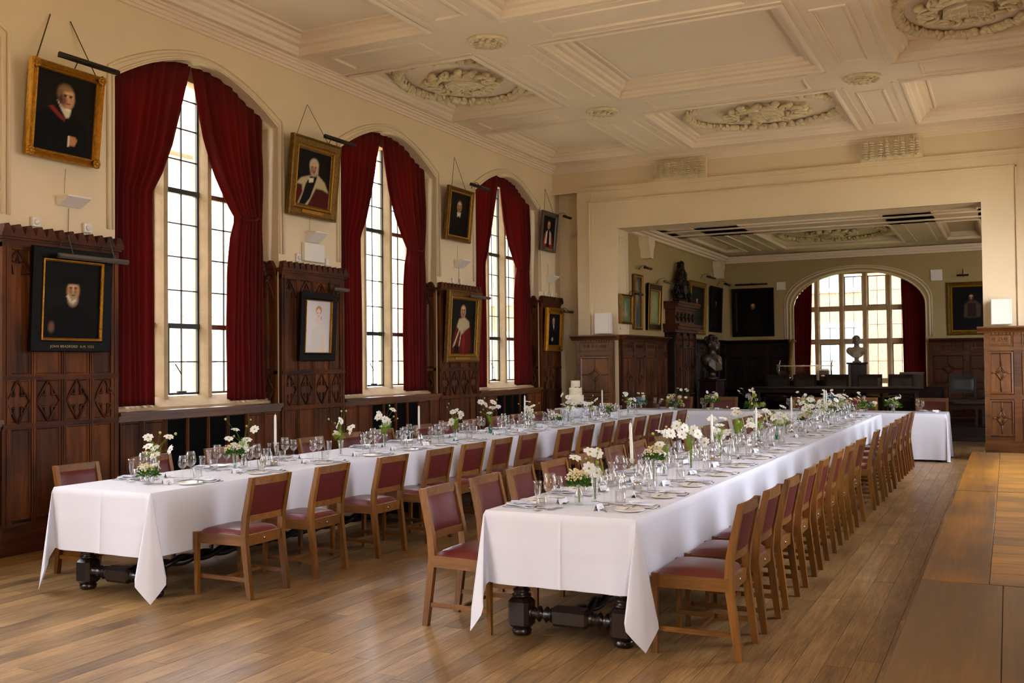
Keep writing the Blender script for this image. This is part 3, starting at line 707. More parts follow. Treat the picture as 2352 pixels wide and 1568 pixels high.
for i, y in enumerate([8.28, 12.0, 15.72, 4.56]):   # dado under each window with a black heater grille
    root = thing('window_dado', 'oak dado with black heater grille under the %s tall window' % ['nearest', 'middle', 'farthest', 'out of view leftmost'][i], 'panelling', (XL, y, 0), FL)
    b = MB(); b.box(-1.23, 0, 0, 1.23, .016, 1.12); b.build('backboard', M['panel'], root)
    b = MB(); b.box(-1.225, 0, 0, 1.225, .055, .24); b.box(-1.225, 0, .24, 1.225, .045, .27); b.build('skirting', M['panelh'], root)
    b = MB(); b.box(-1.225, -.12, 1.125, 1.225, .05, 1.15); b.box(-1.225, -.12, 1.15, 1.225, .075, 1.185); b.box(-1.225, .0, 1.09, 1.225, .035, 1.125); b.build('window_ledge', M['hoakh'], root)
    cw = 2.45/8
    for c in range(9):
        x = -1.225+c*cw; p = MB(); p.box(x-.02, .01, .27, x+.02, .045, 1.09); p.box(x-.006, .045, .27, x+.006, .053, 1.09)
        if 0 < c < 8: p.build('stile', M['panel'], root)
    for c in range(8):
        x = -1.225+(c+.5)*cw
        if c in (2, 3, 4, 5):
            if 'gr' not in KIDS:
                p = MB(); p.box(-.13, 0, -.40, .13, .004, .40)
                for k in range(26): p.box(-.13, .004, -.39+k*.0305, .13, .010, -.375+k*.0305)
                KIDS['gr'] = p.mesh('grille', M['grille'])
            link('grille', KIDS['gr'], root, (x, .017, .68))
        else:
            if 'dp' not in KIDS:
                p = MB(); p.box(-.128, 0, -.40, .128, .012, .40); p.frame(-.128, -.40, .128, .40, [(0, .026), (.01, .026), (.02, .012)]); KIDS['dp'] = p.mesh('panel', M['panel'])
            link('panel', KIDS['dp'], root, (x, .014, .68))

# ------------------------------------------------------------------ chairs
ORD = ['first', 'second', 'third', 'fourth', 'fifth', 'sixth', 'seventh', 'eighth', 'ninth', 'tenth', 'eleventh', 'twelfth', 'thirteenth', 'fourteenth', 'fifteenth', 'last']
def curved_rail(x0, x1, z0, z1, y, th, sag, n=8):
    mb = MB(); P = []
    for i in range(n+1):
        x = x0+(x1-x0)*i/n; yy = y-sag*(1-(2*i/n-1)**2); P.append([(x, yy, z0), (x, yy+th, z0), (x, yy+th, z1), (x, yy, z1), (x, yy, z0)])
    mb.grid(P, False); mb.add([P[0][k] for k in range(4)], [(0, 1, 2, 3)]); mb.add([P[-1][k] for k in range(4)], [(3, 2, 1, 0)]); return mb
def make_chair(label, group, arms=False):
    t = thing('dining_chair', label, 'chair', group=group); hw = .215
    prof = [(0, 0), (.028, .22), (.052, .42), (.042, .56), (-.022, .85)]
    for s in (-1, 1):
        mb = MB(); n = 12; P = []
        for i in range(n+1):
            z = .85*i/n; y = interp([(a, b) for a, b in prof], z); d = .036+.010*math.sin(PI*min(1, z/.8)); x0, x1 = s*hw-s*.036, s*hw
            P.append([(x0, y-d/2, z), (x1, y-d/2, z), (x1, y+d/2, z), (x0, y+d/2, z), (x0, y-d/2, z)])
        mb.grid(P, False); mb.add([P[-1][k] for k in range(4)], [(0, 1, 2, 3)]); mb.add([P[0][k] for k in range(4)], [(3, 2, 1, 0)])
        mb.build('leg', M['chair'], t)
        mb = MB(); mb.add([(s*(hw+.012)-.018, .445, .45), (s*(hw+.012)+.018, .445, .45), (s*(hw+.012)+.018, .480, .45), (s*(hw+.012)-.018, .480, .45),
                           (s*(hw+.008)-.013, .452, 0), (s*(hw+.008)+.013, .452, 0), (s*(hw+.008)+.013, .477, 0), (s*(hw+.008)-.013, .477, 0)], [(0, 1, 2, 3), (7, 6, 5, 4), (0, 4, 5, 1), (1, 5, 6, 2), (2, 6, 7, 3), (3, 7, 4, 0)])
        mb.build('leg', M['chair'], t)
    mb = MB(); mb.box(-hw+.03, .04, .365, hw-.03, .062, .44)
    mb.box(-hw, .452, .375, hw, .475, .445)
    for s in (-1, 1): mb.add([(s*(hw-.022), .05, .37), (s*hw, .05, .37), (s*(hw+.02), .46, .37), (s*(hw-.002), .46, .37), (s*(hw-.022), .05, .442), (s*hw, .05, .442), (s*(hw+.02), .46, .442), (s*(hw-.002), .46, .442)], [(0, 1, 2, 3), (4, 7, 6, 5), (0, 4, 5, 1), (1, 5, 6, 2), (2, 6, 7, 3), (3, 7, 4, 0)])
    mb.build('seat_frame', M['chairy'], t)
    mb = MB(); nx, ny = 12, 12; P = []
    for j in range(ny+1):
        v = j/ny; y = .062+(.47-.062)*v; w_ = hw-.012+.022*v; row = []
        for i in range(nx+1):
            u = i/nx; e = (1-(2*u-1)**6)*(1-(2*v-1)**6); row.append((w_*(2*u-1), y, .440+.034*e**.5+.012*(1-(2*u-1)**2)*(1-(2*v-1)**2)))
        P.append(row)
    mb.grid(P); mb.build('seat', M['leather'], t)
    ym = lambda z: interp([(a, b) for a, b in prof], z)
    curved_rail(-hw+.03, hw-.03, .795, .85, ym(.82)-.012, .024, .014).build('top_rail', M['chairy'], t)
    curved_rail(-hw+.03, hw-.03, .535, .582, ym(.56)-.010, .022, .012).build('lower_rail', M['chairy'], t)
    mb = MB(); P = []; Q = []
    for j in range(9):
        v = j/8; z = .58+.217*v; rp = []; rq = []
        for i in range(11):
            u = i/10; x = (hw-.034)*(2*u-1); y = ym(z)-.014*(1-(2*u-1)**2); bul = .014*((1-(2*u-1)**6)*(1-(2*v-1)**6))**.5
            rp.append((x, y+.004+bul, z)); rq.append((x, y-.006-bul*.25, z))
        P.append(rp); Q.append(rq)
    mb.grid(P); mb.grid(Q); mb.build('back_pad', M['leatherd'], t)
    for s in (-1, 1): MB().box(s*hw-s*.028, .03, .12, s*hw-s*.008, .46, .148).build('stretcher', M['chairy'], t)
    MB().box(-hw+.02, .235, .124, hw-.02, .257, .145).build('stretcher', M['chairy'], t)
    MB().lathe([(.0001, 0), (.011, 0), (.011, .004), (.0001, .005)], 12, Matrix.Translation((0, .040, .40)) @ Matrix.Rotation(PI/2, 4, 'X')).build('number_disc', M['steel'], t)
    return t
proto = make_chair('x', 'x'); used = [False]
def chair(x, y, rz, label, group):
    if not used[0]: o = proto; used[0] = True; o['label'] = label; o['group'] = group
    else: o = copy_tree(proto, None, label=label, group=group)
    o.location = (x, y, 0); o.rotation_euler = (0, 0, rz); return o
T2R = [c-.215 for c in (5.86, 6.48, 7.13, 7.83, 8.50, 9.24, 9.93, 10.69, 11.93, 12.71, 13.55, 14.35, 15.1, 15.75, 16.4)]
T1R = [c-.215 for c in (5.88, 6.63, 7.49, 8.25, 8.91, 9.56, 10.21, 11.2, 11.88, 12.62, 13.25, 13.96, 14.54, 15.2, 15.95)]
T2L = [c+.215 for c in (5.37, 6.0, 6.6, 7.2, 7.95, 8.6, 9.25, 10.05, 11.04, 11.81, 12.63, 13.34, 14.01, 14.69, 15.41)]
T1L = [c+.215 for c in (5.52, 6.33, 7.20, 8.58, 9.3, 9.99, 10.92, 11.6, 12.2, 13.03, 13.67, 14.4, 15.1)]
CW = 'oak dining chair with %s leather, %s from the near end, %s side of the %s long table'
for lst, x, rz, side, tab in ((T2R, -1.36, FR, 'right', 'right-hand'), (T1R, -4.79, FR, 'right', 'left-hand'), (T2L, -3.27, FL, 'left', 'right-hand'), (T1L, -6.78, FL, 'left', 'left-hand')):
    for i, y in enumerate(lst):
        o = ORD[i] if i < len(lst)-1 else 'farthest'
        lab = 'red leather oak chair, %s from near end, %s side of %s table' % (o, side, tab)
        if o == 'farthest': lab = 'red leather oak chair, farthest on the %s side of %s table' % (side, tab)
        chair(x+(.02 if rz > 0 else -.02)+Rr.uniform(-.012, .02)*(1 if rz > 0 else -1)*(i > 0), y, rz+Rr.uniform(-.035, .035)*(i > 0), lab, 'oak dining chairs along the long tables')
for i, (x, w_) in enumerate([(-5.72, 1), (-4.85, 1), (-3.3, 1), (-2.35, 1), (-1.2, 1)]):
    c = chair(x, 18.80, FE, 'red leather chair behind the cross table, %s from the left' % ORD[i], 'chairs behind the cross table'); c.scale = (1.22, 1.1, 1.13)

# ------------------------------------------------------------------ turned refectory tables
def turned(z0, z1, r=.055):
    H = z1-z0; return [(r*a, z0+H*b) for a, b in [(.75, 0), (.95, .02), (.95, .05), (.6, .07), (.85, .10), (.85, .13), (.55, .16), (.55, .20), (.95, .27), (1.05, .34), (.85, .42), (.5, .47), (.5, .50), (.75, .52), (.75, .55), (.5, .58), (.6, .63), (.9, .72), (.95, .78), (.7, .86), (.5, .90), (.8, .94), (.8, 1)]]
def ref_table(x0, x1, y0, y1, label, visible=True):
    cx, cy = (x0+x1)/2, (y0+y1)/2; t = thing('refectory_table', label, 'table', (cx, cy, 0), group='dark turned refectory tables under the cloths')
    hx, hy = (x1-x0)/2, (y1-y0)/2
    MB().box(-hx, -hy, .715, hx, hy, .755).build('table_top', M['tdark'], t)
    MB().box(-hx+.07, -hy+.09, .60, hx-.07, hy-.09, .715).build('apron', M['tdark'], t)
    lx, ly = hx-.115, hy-.14
    for sx in (-1, 1):
        for sy in (-1, 1):
            mb = MB(); Tm = Matrix.Translation((sx*lx, sy*ly, 0))
            mb.lathe([(.03, 0), (.055, .008), (.062, .03), (.045, .05)], 14, Tm); mb.bev(-.068, -.068, .045, .068, .068, .225, .022, Tm)
            mb.lathe(turned(.225, .60, .062), 16, Tm); mb.box(-.05, -.05, .58, .05, .05, .70, Tm); mb.build('leg', M['tdark'], t)
    for sy in (-1, 1):
        mb = MB(); Tm = Matrix.Translation((0, sy*ly, .135)) @ Matrix.Rotation(PI/2, 4, 'Y')
        L = lx-.06; bw = .12
        prof = lambda a, b: [(.048*q, a+(b-a)*p) for q, p in [(.9, 0), (.9, .08), (.5, .14), (.8, .2), (.5, .26), (1.0, .42), (.45, .54), (.45, .58), (1.0, .74), (.5, .88), (.9, .93), (.9, 1)]]
        mb.lathe(prof(-L, -bw), 14, Tm); mb.lathe(prof(bw, L), 14, Tm); mb.bev(-.055, -.055, -bw, .055, .055, bw, .02, Tm); mb.build('cross_stretcher', M['tdark'], t)
    mb = MB(); n = int(2*ly*22); pts = []; rs = []
    for k in range(2):      # barley twist: two strands wound round each other
        P = [(.022*math.cos(i*.62+k*PI), -ly+2*ly*i/n, .135+.022*math.sin(i*.62+k*PI)) for i in range(n+1)]
        mb.tube(P, .026, 7)
    mb.build('twist_stretcher', M['tdark'], t); return t
for k in range(3):
    ref_table(-6.26+.03, -5.30-.03, 5.11+k*3.9, 5.11+k*3.9+3.86, 'dark turned oak table under the left-hand long cloth, %s' % ['near one', 'middle one', 'far one'][k])
    ref_table(-2.80+.03, -1.86-.03, 5.31+k*3.92, 5.31+k*3.92+3.86, 'dark turned oak table under the right-hand long cloth, %s' % ['near one', 'middle one', 'far one'][k])
for k, (a, b) in enumerate(((-6.40, -3.7), (-3.66, -.92))):
    ref_table(a+.02, b, 17.30, 18.12, 'plain dark table under the white cross-table cloth, %s one' % ['left', 'right'][k])

# ------------------------------------------------------------------ tablecloths
def cloth(x0, x1, y0, y1, z, hang, label, corner_drop=True, seed=0, wave=.010, ground=False):
    r = random.Random(seed); per = []      # perimeter samples: (px, py, nx, ny, kind param)
    def samples(a, b, fine=None):
        n = max(8, int(abs(b-a)/.045)); L = [a+(b-a)*i/n for i in range(n+1)]
        if fine is not None: L += [fine-.012, fine-.004, fine, fine+.004, fine+.012]; L = sorted(L, reverse=b < a)
        return L
    xm, ym = (x0+x1)/2+.02, (y0+y1)/2
    side = []
    for x in samples(x0, x1, xm): side.append((x, y0, 0, -1, abs(x-xm), min(x-x0, x1-x)))
    def corner(cx, cy, a0, a1):
        for i in range(1, 12):
            a = a0+(a1-a0)*i/12; side.append((cx, cy, math.cos(a), math.sin(a), 9, -i/12))
    corner(x1, y0, -PI/2, 0)
    for y in samples(y0, y1): side.append((x1, y, 1, 0, 9, min(y-y0, y1-y)))
    corner(x1, y1, 0, PI/2)
    for x in samples(x1, x0): side.append((x, y1, 0, 1, 9, min(x-x0, x1-x)))
    corner(x0, y1, PI/2, PI)
    for y in samples(y1, y0): side.append((x0, y, -1, 0, 9, min(y-y0, y1-y)))
    corner(x0, y0, PI, 3*PI/2)
    ph = [r.uniform(0, 6.28) for _ in range(6)]; NV = 16; P = []; s = 0; prev = side[0]; cw_ = .115 if corner_drop else .04
    s2_ = math.sqrt(.5)
    def side_dir(px, py):       # tangent across the corner in the order the rim is walked
        return {(True, False): (s2_, s2_), (True, True): (-s2_, s2_), (False, True): (-s2_, -s2_), (False, False): (s2_, -s2_)}[(px == x1, py == y1)]
    for k, q in enumerate(side):
        px, py, nx, ny, cm, ed = q; s += math.hypot(px-prev[0], py-prev[1]) + (.03 if ed < 0 else 0); prev = q; col = []
        wv = math.sin(s*9+ph[0])*.5+math.sin(s*17+ph[1])*.35+math.sin(s*31+ph[2])*.3
        if ed < 0:
            f = -ed; tri = 1-abs(2*f-1); L = hang*(1.0+.66*tri**.75); s2 = math.sqrt(.5)
            qx, qy = (x1 if px == x1 else x0), (y1 if py == y1 else y0); dx_, dy_ = (1 if px == x1 else -1)*s2, (1 if py == y1 else -1)*s2
            f0 = side_dir(px, py)
            gt = interp([(0, 0), (-1, .20), (0, .5), (1, .80), (0, 1)], f) * cw_
            bx, by = dx_*(.015+.075*tri)+f0[0]*gt, dy_*(.015+.075*tri)+f0[1]*gt
        else: L = hang
        for j in range(NV+1):
            t = j/NV; d = L*t; rr = .012
            o = rr*math.sin(d/rr) if d < rr*1.57 else rr; zz = z-rr*(1-math.cos(d/rr)) if d < rr*1.57 else z-d+rr*.57
            q2 = max(0, (d-rr*1.57)/max(.01, L-rr*1.57))
            if ed < 0: col.append((px+nx*o+bx*q2, py+ny*o+by*q2, max(zz, .012) if ground else zz)); continue
            o += (.012+wave*wv)*q2
            if corner_drop: o -= .035*q2*math.exp(-((ed)/.07)**2)
            if cm < .05: o += .006*math.exp(-(cm/.006)**2)*min(1, q2*4)
            if abs(t-.5) < .02 and (nx == 0 or ground): o += .003
            col.append((px+nx*o, py+ny*o, max(zz, .012) if ground else zz))
        P.append(col)
    P.append(P[0]); mb = MB(); mb.grid(P)
    nx_, ny_ = 8, max(4, int((y1-y0)/.3)); G = []
    mb.add([c[0] for c in P[:-1]], [tuple(range(len(P)-1))])
    o = link('tablecloth', mb.mesh('tablecloth', M['linen']), None, label=label, cat='tablecloth')
    return o
TZ = .762
cloth(-6.26, -5.30, 5.07, 16.80, TZ, .45, 'white cloth over the left-hand long table beside the windows', seed=1, wave=.008)
cloth(-2.80, -1.86, 5.27, 17.06, TZ, .43, 'white cloth over the right-hand long table nearest the camera', seed=2, wave=.012)
cloth(-6.42, -.90, 17.27, 18.16, TZ, .735, 'white cloth hanging to the floor on the cross table', False, seed=3, wave=.018, ground=True)

# ------------------------------------------------------------------ tableware
def glass_obj(prof, mat=None, n=18):
    return MB().lathe(prof, n).mesh('glass', mat or M['crystal'])
G_red = glass_obj([(.0001, 0), (.036, .0), (.037, .003), (.008, .008), (.004, .02), (.0038, .085), (.006, .095), (.026, .108), (.040, .130), (.043, .148), (.038, .180), (.031, .215), (.0298, .215), (.0368, .18), (.0418, .148), (.0388, .131), (.025, .110), (.0001, .100)])
G_white = glass_obj([(.0001, 0), (.033, .0), (.034, .003), (.007, .008), (.0038, .02), (.0036, .078), (.006, .088), (.024, .102), (.034, .124), (.035, .14), (.031, .165), (.026, .190), (.0248, .19), (.0298, .165), (.0338, .14), (.0328, .125), (.023, .104), (.0001, .094)])
G_flute = glass_obj([(.0001, 0), (.030, .0), (.031, .003), (.006, .007), (.0038, .02), (.004, .05), (.010, .065), (.021, .11), (.025, .16), (.0255, .175), (.0243, .175), (.0238, .16), (.0198, .11), (.009, .067), (.0001, .062)])
G_tum = glass_obj([(.0001, 0), (.029, 0), (.031, .004), (.035, .09), (.0338, .09), (.0298, .010), (.0001, .010)])
def fork_mesh():
    mb = MB(); P = [[(-.004, 0), (.004, 0)], [(-.0045, .03), (.0045, .03)], [(-.003, .08), (.003, .08)], [(-.0025, .12), (.0025, .12)], [(-.009, .138), (.009, .138)], [(-.0115, .15), (.0115, .15)]]
    zf = lambda y: .003+.006*math.exp(-((y-.11)/.04)**2)
    mb.grid([[(a[0], a[1], zf(a[1])) for a in r] for r in P], True)
    for i in range(4):
        x = -.0115+.0066*i; mb.grid([[(x, .15, zf(.15)), (x+.0034, .15, zf(.15))], [(x, .175, .006), (x+.0030, .175, .006)], [(x+.0006, .192, .010), (x+.0022, .192, .010)]], True)
    return mb
def solid(me_mb, name, th=.0016):
    o = me_mb.mesh(name, M['steel']); return o
def extr(mb, th=.0018):
    n = len(mb.v); v2 = [(x, y, z-th) for x, y, z in mb.v]; f2 = [tuple(reversed([i+n for i in f])) for f in mb.f]
    ed = {}
    for f in mb.f:
        for i in range(len(f)):
            e = (f[i], f[(i+1) % len(f)]); ed[tuple(sorted(e))] = ed.get(tuple(sorted(e)), []) + [e]
    side = [(a, b, b+n, a+n) for k, l in ed.items() if len(l) == 1 for a, b in l]
    mb.v += v2; mb.f += f2+side; mb.sm += [True]*len(f2)+[False]*len(side); mb.mi += [0]*(len(f2)+len(side)); return mb
K_fork = extr(fork_mesh()).mesh('fork', M['steel'])
mb = MB(); mb.grid([[(-.006, 0, .004), (.006, 0, .004)], [(-.005, .07, .005), (.005, .07, .005)], [(-.0035, .09, .005), (.0035, .09, .005)], [(-.002, .10, .004), (.008, .105, .004)], [(-.002, .17, .003), (.010, .165, .003)], [(-.002, .21, .002), (.003, .208, .002)]])
K_knife = extr(mb, .002).mesh('knife', M['steel'])
mb = MB(); mb.grid([[(-.004, 0, .004), (.004, 0, .004)], [(-.003, .08, .007), (.003, .08, .007)], [(-.0025, .12, .005), (.0025, .12, .005)]])
bowl = []
for j in range(7):
    v = j/6; y = .12+.06*v; hw_ = .019*math.sin(PI*(.06+.94*v)**.8)**.7 if v < 1 else .002
    bowl.append([(hw_*(2*i/6-1), y, .006-.007*(1-(2*i/6-1)**2)*math.sin(PI*v)) for i in range(7)])
mb.grid(bowl); K_spoon = extr(mb, .0012).mesh('spoon', M['steel'])
mb = MB(); mb.lathe([(.0001, .004), (.045, .004), (.060, .006), (.088, .016), (.090, .016), (.090, .013), (.062, .002), (.045, 0), (.0001, 0)], 28); K_plate = mb.mesh('plate', M['china'])
def napkin_mesh(seed):
    r = random.Random(seed); mb = MB()
    for k, (w_, l, z) in enumerate(((.11, .20, .004), (.105, .19, .010), (.095, .17, .015))):
        P = []
        for j in range(9):
            row = []
            for i in range(7):
                u, v = i/6, j/8; row.append((w_*(u-.5)+.006*math.sin(v*5+k+seed), l*(v-.5)+.004*math.sin(u*7+k), z+.005*math.sin(u*6+v*4+k*2+seed)*(.4+u)+(.003*k)))
            P.append(row)
        mb.grid(P)
    return extr(mb, .003)
K_nap = [napkin_mesh(i).mesh('napkin', M['napkin']) for i in range(3)]
mb = MB(); mb.add([(-.045, -.014, 0), (.045, -.014, 0), (.045, 0, .038), (-.045, 0, .038), (-.045, .016, 0), (.045, .016, 0)], [(0, 1, 2, 3), (3, 2, 5, 4)]); K_card = extr(mb, .0008).mesh('name_card', M['card'])
mb = MB(); mb.box(-.02, -.0103, .0125, .02, -.0095, .0142, Matrix.Rotation(0, 4, 'X')); mb.box(-.014, -.0085, .020, .012, -.0073, .0225); K_ink = mb.mesh('handwriting', M['ink'])
mb = MB(); mb.box(-.04, -.055, 0, .04, .055, .0012); mb.box(-.037, -.052, .0012, .042, .052, .0026); K_menu = mb.mesh('menu_card', M['cardb'])
mb = MB(); mb.box(-.025, .02, .0028, .02, .024, .0031); mb.box(-.02, .005, .0028, .022, .008, .0031); mb.box(-.022, -.01, .0028, .015, -.007, .0031); K_mink = mb.mesh('print_line', M['ink'])
def put(name, me, T, lx, ly, lz, rz, label, cat, group, tilt=0):
    p = T @ Vector((lx, ly, 0)); o = bpy.data.objects.new(name, me); COL.objects.link(o)
    o.location = (p.x, p.y, TZ+lz); a = T.to_euler().z+rz; o.rotation_euler = (tilt, 0, a); o['label'] = label; o['category'] = cat; o['group'] = group; return o
def setting(x, y, rz, where, seed, lite=False):
    r = random.Random(seed); T = Matrix.Translation((x, y, 0)) @ Matrix.Rotation(rz, 4, 'Z'); j = lambda a: r.uniform(-a, a)
    W = where
    put('side_plate', K_plate, T, -.09+j(.012), .115+j(.01), 0, 0, 'white side plate, ' + W, 'plate', 'white side plates at the places')
    put('napkin', K_nap[seed % 3], T, .075+j(.01), .115+j(.012), .003, j(.25), 'folded white napkin, ' + W, 'napkin', 'folded napkins at the places')
    m = put('menu_card', K_menu, T, .08+j(.01), .10+j(.01), .026, .3+j(.3), 'pale blue card on the napkin, ' + W, 'card', 'blue cards on the napkins'); link('print_line', K_mink, m)
    put('knife', K_knife, T, -.16+j(.01), .13+j(.01), .016, -PI/2+j(.1), 'knife across the side plate, ' + W, 'knife', 'knives across the plates')
    put('knife', K_knife, T, .165+j(.008), .02+j(.01), 0, j(.08), 'knife right of the napkin, ' + W, 'knife', 'knives beside the napkins')
    put('fork', K_fork, T, -.01+j(.01), .14+j(.01), .034, .5+j(.15), 'fork leaning over the napkin, ' + W, 'fork', 'forks over the napkins')
    put('fork', K_fork, T, -.20+j(.008), .22+j(.01), 0, -.9+j(.2), 'fork crossed behind the plate, ' + W, 'fork', 'crossed forks behind the plates')
    put('spoon', K_spoon, T, .02+j(.01), .245+j(.01), 0.004, 1.1+j(.2), 'dessert spoon behind the plate, ' + W, 'spoon', 'spoons behind the plates')
    c = put('name_card', K_card, T, -.12+j(.02), .305+j(.01), 0, j(.4), 'tented white name card, ' + W, 'card', 'tented name cards'); link('handwriting', K_ink, c)
    put('wine_glass', G_red, T, .155+j(.012), .335+j(.012), 0, 0, 'large wine glass, ' + W, 'glass', 'large wine glasses')
    put('wine_glass', G_white, T, .07+j(.012), .345+j(.012), 0, 0, 'smaller wine glass, ' + W, 'glass', 'smaller wine glasses')
    if not lite: put('champagne_flute', G_flute, T, .225+j(.01), .29+j(.01), 0, 0, 'short champagne flute, ' + W, 'glass', 'champagne flutes')
    put('tumbler', G_tum, T, .13+j(.01), .26+j(.01), 0, 0, 'water tumbler, ' + W, 'glass', 'water tumblers')
sd_ = 0
for lst, x, rz, side, tab in ((T2R, -1.875, FR, 'right', 'right-hand'), (T1R, -5.315, FR, 'right', 'left-hand'), (T2L, -2.785, FL, 'left', 'right-hand'), (T1L, -6.245, FL, 'left', 'left-hand')):
    for i, y in enumerate(lst):
        sd_ += 1; o = ORD[i] if i < len(lst)-1 else 'farthest'
        setting(x, y, rz, '%s place, %s side of %s table' % (o, side, tab), sd_)
for i, x in enumerate((-5.72, -4.85, -3.3, -2.35, -1.2)):
    sd_ += 1; setting(x, 18.15, FE, '%s place from left, cross table' % ORD[i], sd_, True)

# ------------------------------------------------------------------ flowers
def blossom(np_, R, L, seed, m):
    r = random.Random(seed); mb = MB()
    for k in range(np_):
        a = 2*PI*k/np_+r.uniform(-.12, .12); Tm = Matrix.Rotation(a, 4, 'Z'); w_ = L*.36*r.uniform(.85, 1.15); P = []
        lift = r.uniform(.0, .25)
        for i in range(5):
            t = i/4; x = .004+L*t; hw_ = w_*math.sin(PI*(.12+.72*t))**.8*(1 if t < 1 else .9); z = L*(.10*t+lift*t*t-.18*t**3)
            P.append([(x, -hw_, z+.003), (x+(.002 if t == 1 else 0), 0, z-.001), (x, hw_, z+.003)])
        mb.grid(P, True, Tm)
    mb.cur = 1; mb.ell((0, 0, .002), (R, R, R*.6), 8, 5); mb.cur = 0
    return mb.mesh('blossom', [m, M['yel']])
B_cos = [blossom(8, .007, .033, i, M['petal']) for i in range(4)]
B_cream = [blossom(9, .006, .020, 10+i, M['cream']) for i in range(2)]
B_small = [blossom(6, .0035, .009, 20+i, M['petal']) for i in range(2)]
mb = MB(); mb.ell((0, 0, 0), (.011, .011, .010), 8, 6); mb.ell((0, 0, -.008), (.006, .006, .006), 6, 4); B_bud = mb.mesh('bud', M['bud'])
def umbel(seed, mat, R=.035, n=26, rr=.005):
    r = random.Random(seed); mb = MB(); mb.cur = 1
    for k in range(n):
        a, q = r.uniform(0, 2*PI), R*math.sqrt(r.random()); p = (q*math.cos(a), q*math.sin(a), r.uniform(0, .012)+.012*(1-(q/R)**2))
        mb.cur = 1; mb.tube([(0, 0, -.035), p], .0007, 3, False); mb.cur = 0; mb.ell(p, (rr, rr, rr*.7), 5, 3)
    return mb.mesh('flower_head', [mat, M['stem']])
B_umb = [umbel(i, M['cream'], .04, 34, .0055) for i in range(3)]
B_umbw = [umbel(i+5, M['petal'], .038, 30, .006) for i in range(2)]
def ball(seed, mat, R):
    r = random.Random(seed); mb = MB()
    for k in range(46):
        z = r.uniform(-.7, 1); a = r.uniform(0, 2*PI); q = math.sqrt(1-z*z); c = Vector((q*math.cos(a), q*math.sin(a), z))*R*r.uniform(.85, 1); s = R*.22
        t1 = c.orthogonal().normalized(); t2 = c.cross(t1).normalized()
        for b in range(4):
            an = PI/2*b+k; d = t1*math.cos(an)+t2*math.sin(an); e = t1*math.cos(an+.8)+t2*math.sin(an+.8)
            mb.add([c, c+d*s+c*.05, c+(d+e)*s*.8+c*.12, c+e*s+c*.05], [(0, 1, 2, 3)], False)
    return mb.mesh('flower_head', mat)
B_green = [ball(i, M['bud'], .045) for i in range(2)]; B_blue = [ball(i+3, M['blue'], .048) for i in range(2)]; B_lil = [ball(i+6, M['lilac'], .036) for i in range(2)]; B_crm = [ball(i+9, M['cream'], .036) for i in range(2)]
def feathery(seed, mat, L=.09):
    r = random.Random(seed); mb = MB(); mb.tube([(0, 0, -.04), (0, 0, L*.5), (r.uniform(-.01, .01), 0, L)], .0009, 3, False)
    for k in range(15):
        z = L*k/15; a = k*2.4
        for m_ in (0, 1):
            d = Vector((math.cos(a+m_*.5), math.sin(a+m_*.5), .9+.4*m_)).normalized()*L*.42*(1-k/20); mb.tube([(0, 0, z), tuple(Vector((0, 0, z))+d)], [.0009, .0005], 3, False)
    return mb.mesh('leaf_sprig', mat)
L_fea = [feathery(i, M['leafm']) for i in range(3)]; L_dark = []
for s_ in range(2):
    r = random.Random(s_+40); mb = MB()
    for k in range(16):
        a = r.uniform(0, 2*PI); el = r.uniform(-.2, 1.2); d = Vector((math.cos(a)*math.cos(el), math.sin(a)*math.cos(el), math.sin(el))); L = r.uniform(.03, .055); u = d.orthogonal().normalized()
        b = d*r.uniform(.01, .05); mb.add([b, b+d*L*.5+u*L*.3, b+d*L, b+d*L*.5-u*L*.3], [(0, 1, 2, 3)], False)
    L_dark.append(mb.mesh('leaf_sprig', M['leafd']))
V = {}
def vase_mesh(kind):
    if kind in V: return V[kind]
    pr = {'slim': [(.0001, 0), (.024, 0), (.026, .006), (.012, .015), (.012, .03), (.018, .06), (.026, .115), (.031, .145), (.029, .145), (.024, .115), (.016, .06), (.008, .034), (.0001, .03)],
          'jar': [(.0001, 0), (.030, 0), (.033, .006), (.034, .05), (.024, .075), (.022, .085), (.026, .10), (.0245, .10), (.020, .085), (.022, .073), (.031, .05), (.030, .010), (.0001, .008)],
          'bowl': [(.0001, 0), (.032, 0), (.036, .004), (.048, .028), (.046, .052), (.038, .066), (.042, .072), (.040, .072), (.036, .065), (.044, .05), (.045, .029), (.033, .010), (.0001, .008)],
          'tall': [(.0001, 0), (.020, 0), (.030, .004), (.031, .012), (.022, .10), (.032, .16), (.038, .185), (.036, .185), (.030, .16), (.019, .10), (.0001, .014)],
          'bottle': [(.0001, 0), (.024, 0), (.026, .006), (.027, .06), (.022, .08), (.010, .10), (.009, .125), (.012, .13), (.0105, .13), (.0075, .125), (.0085, .10), (.020, .078), (.025, .06), (.024, .01), (.0001, .008)]}[kind if kind != 'green' else 'bottle']
    V[kind] = MB().lathe(pr, 18).mesh('vase', M['green_glass'] if kind == 'green' else M['crystal']); return V[kind]
VH = {'slim': .145, 'jar': .10, 'bowl': .072, 'tall': .185, 'bottle': .13, 'green': .13}
def wmesh(r_, h):
    k = ('w', r_, h)
    if k not in KIDS: KIDS[k] = MB().lathe([(.0001, .012), (r_*.8, .012), (r_, h), (.0001, h)], 12).mesh('water', M['water'])
    return KIDS[k]
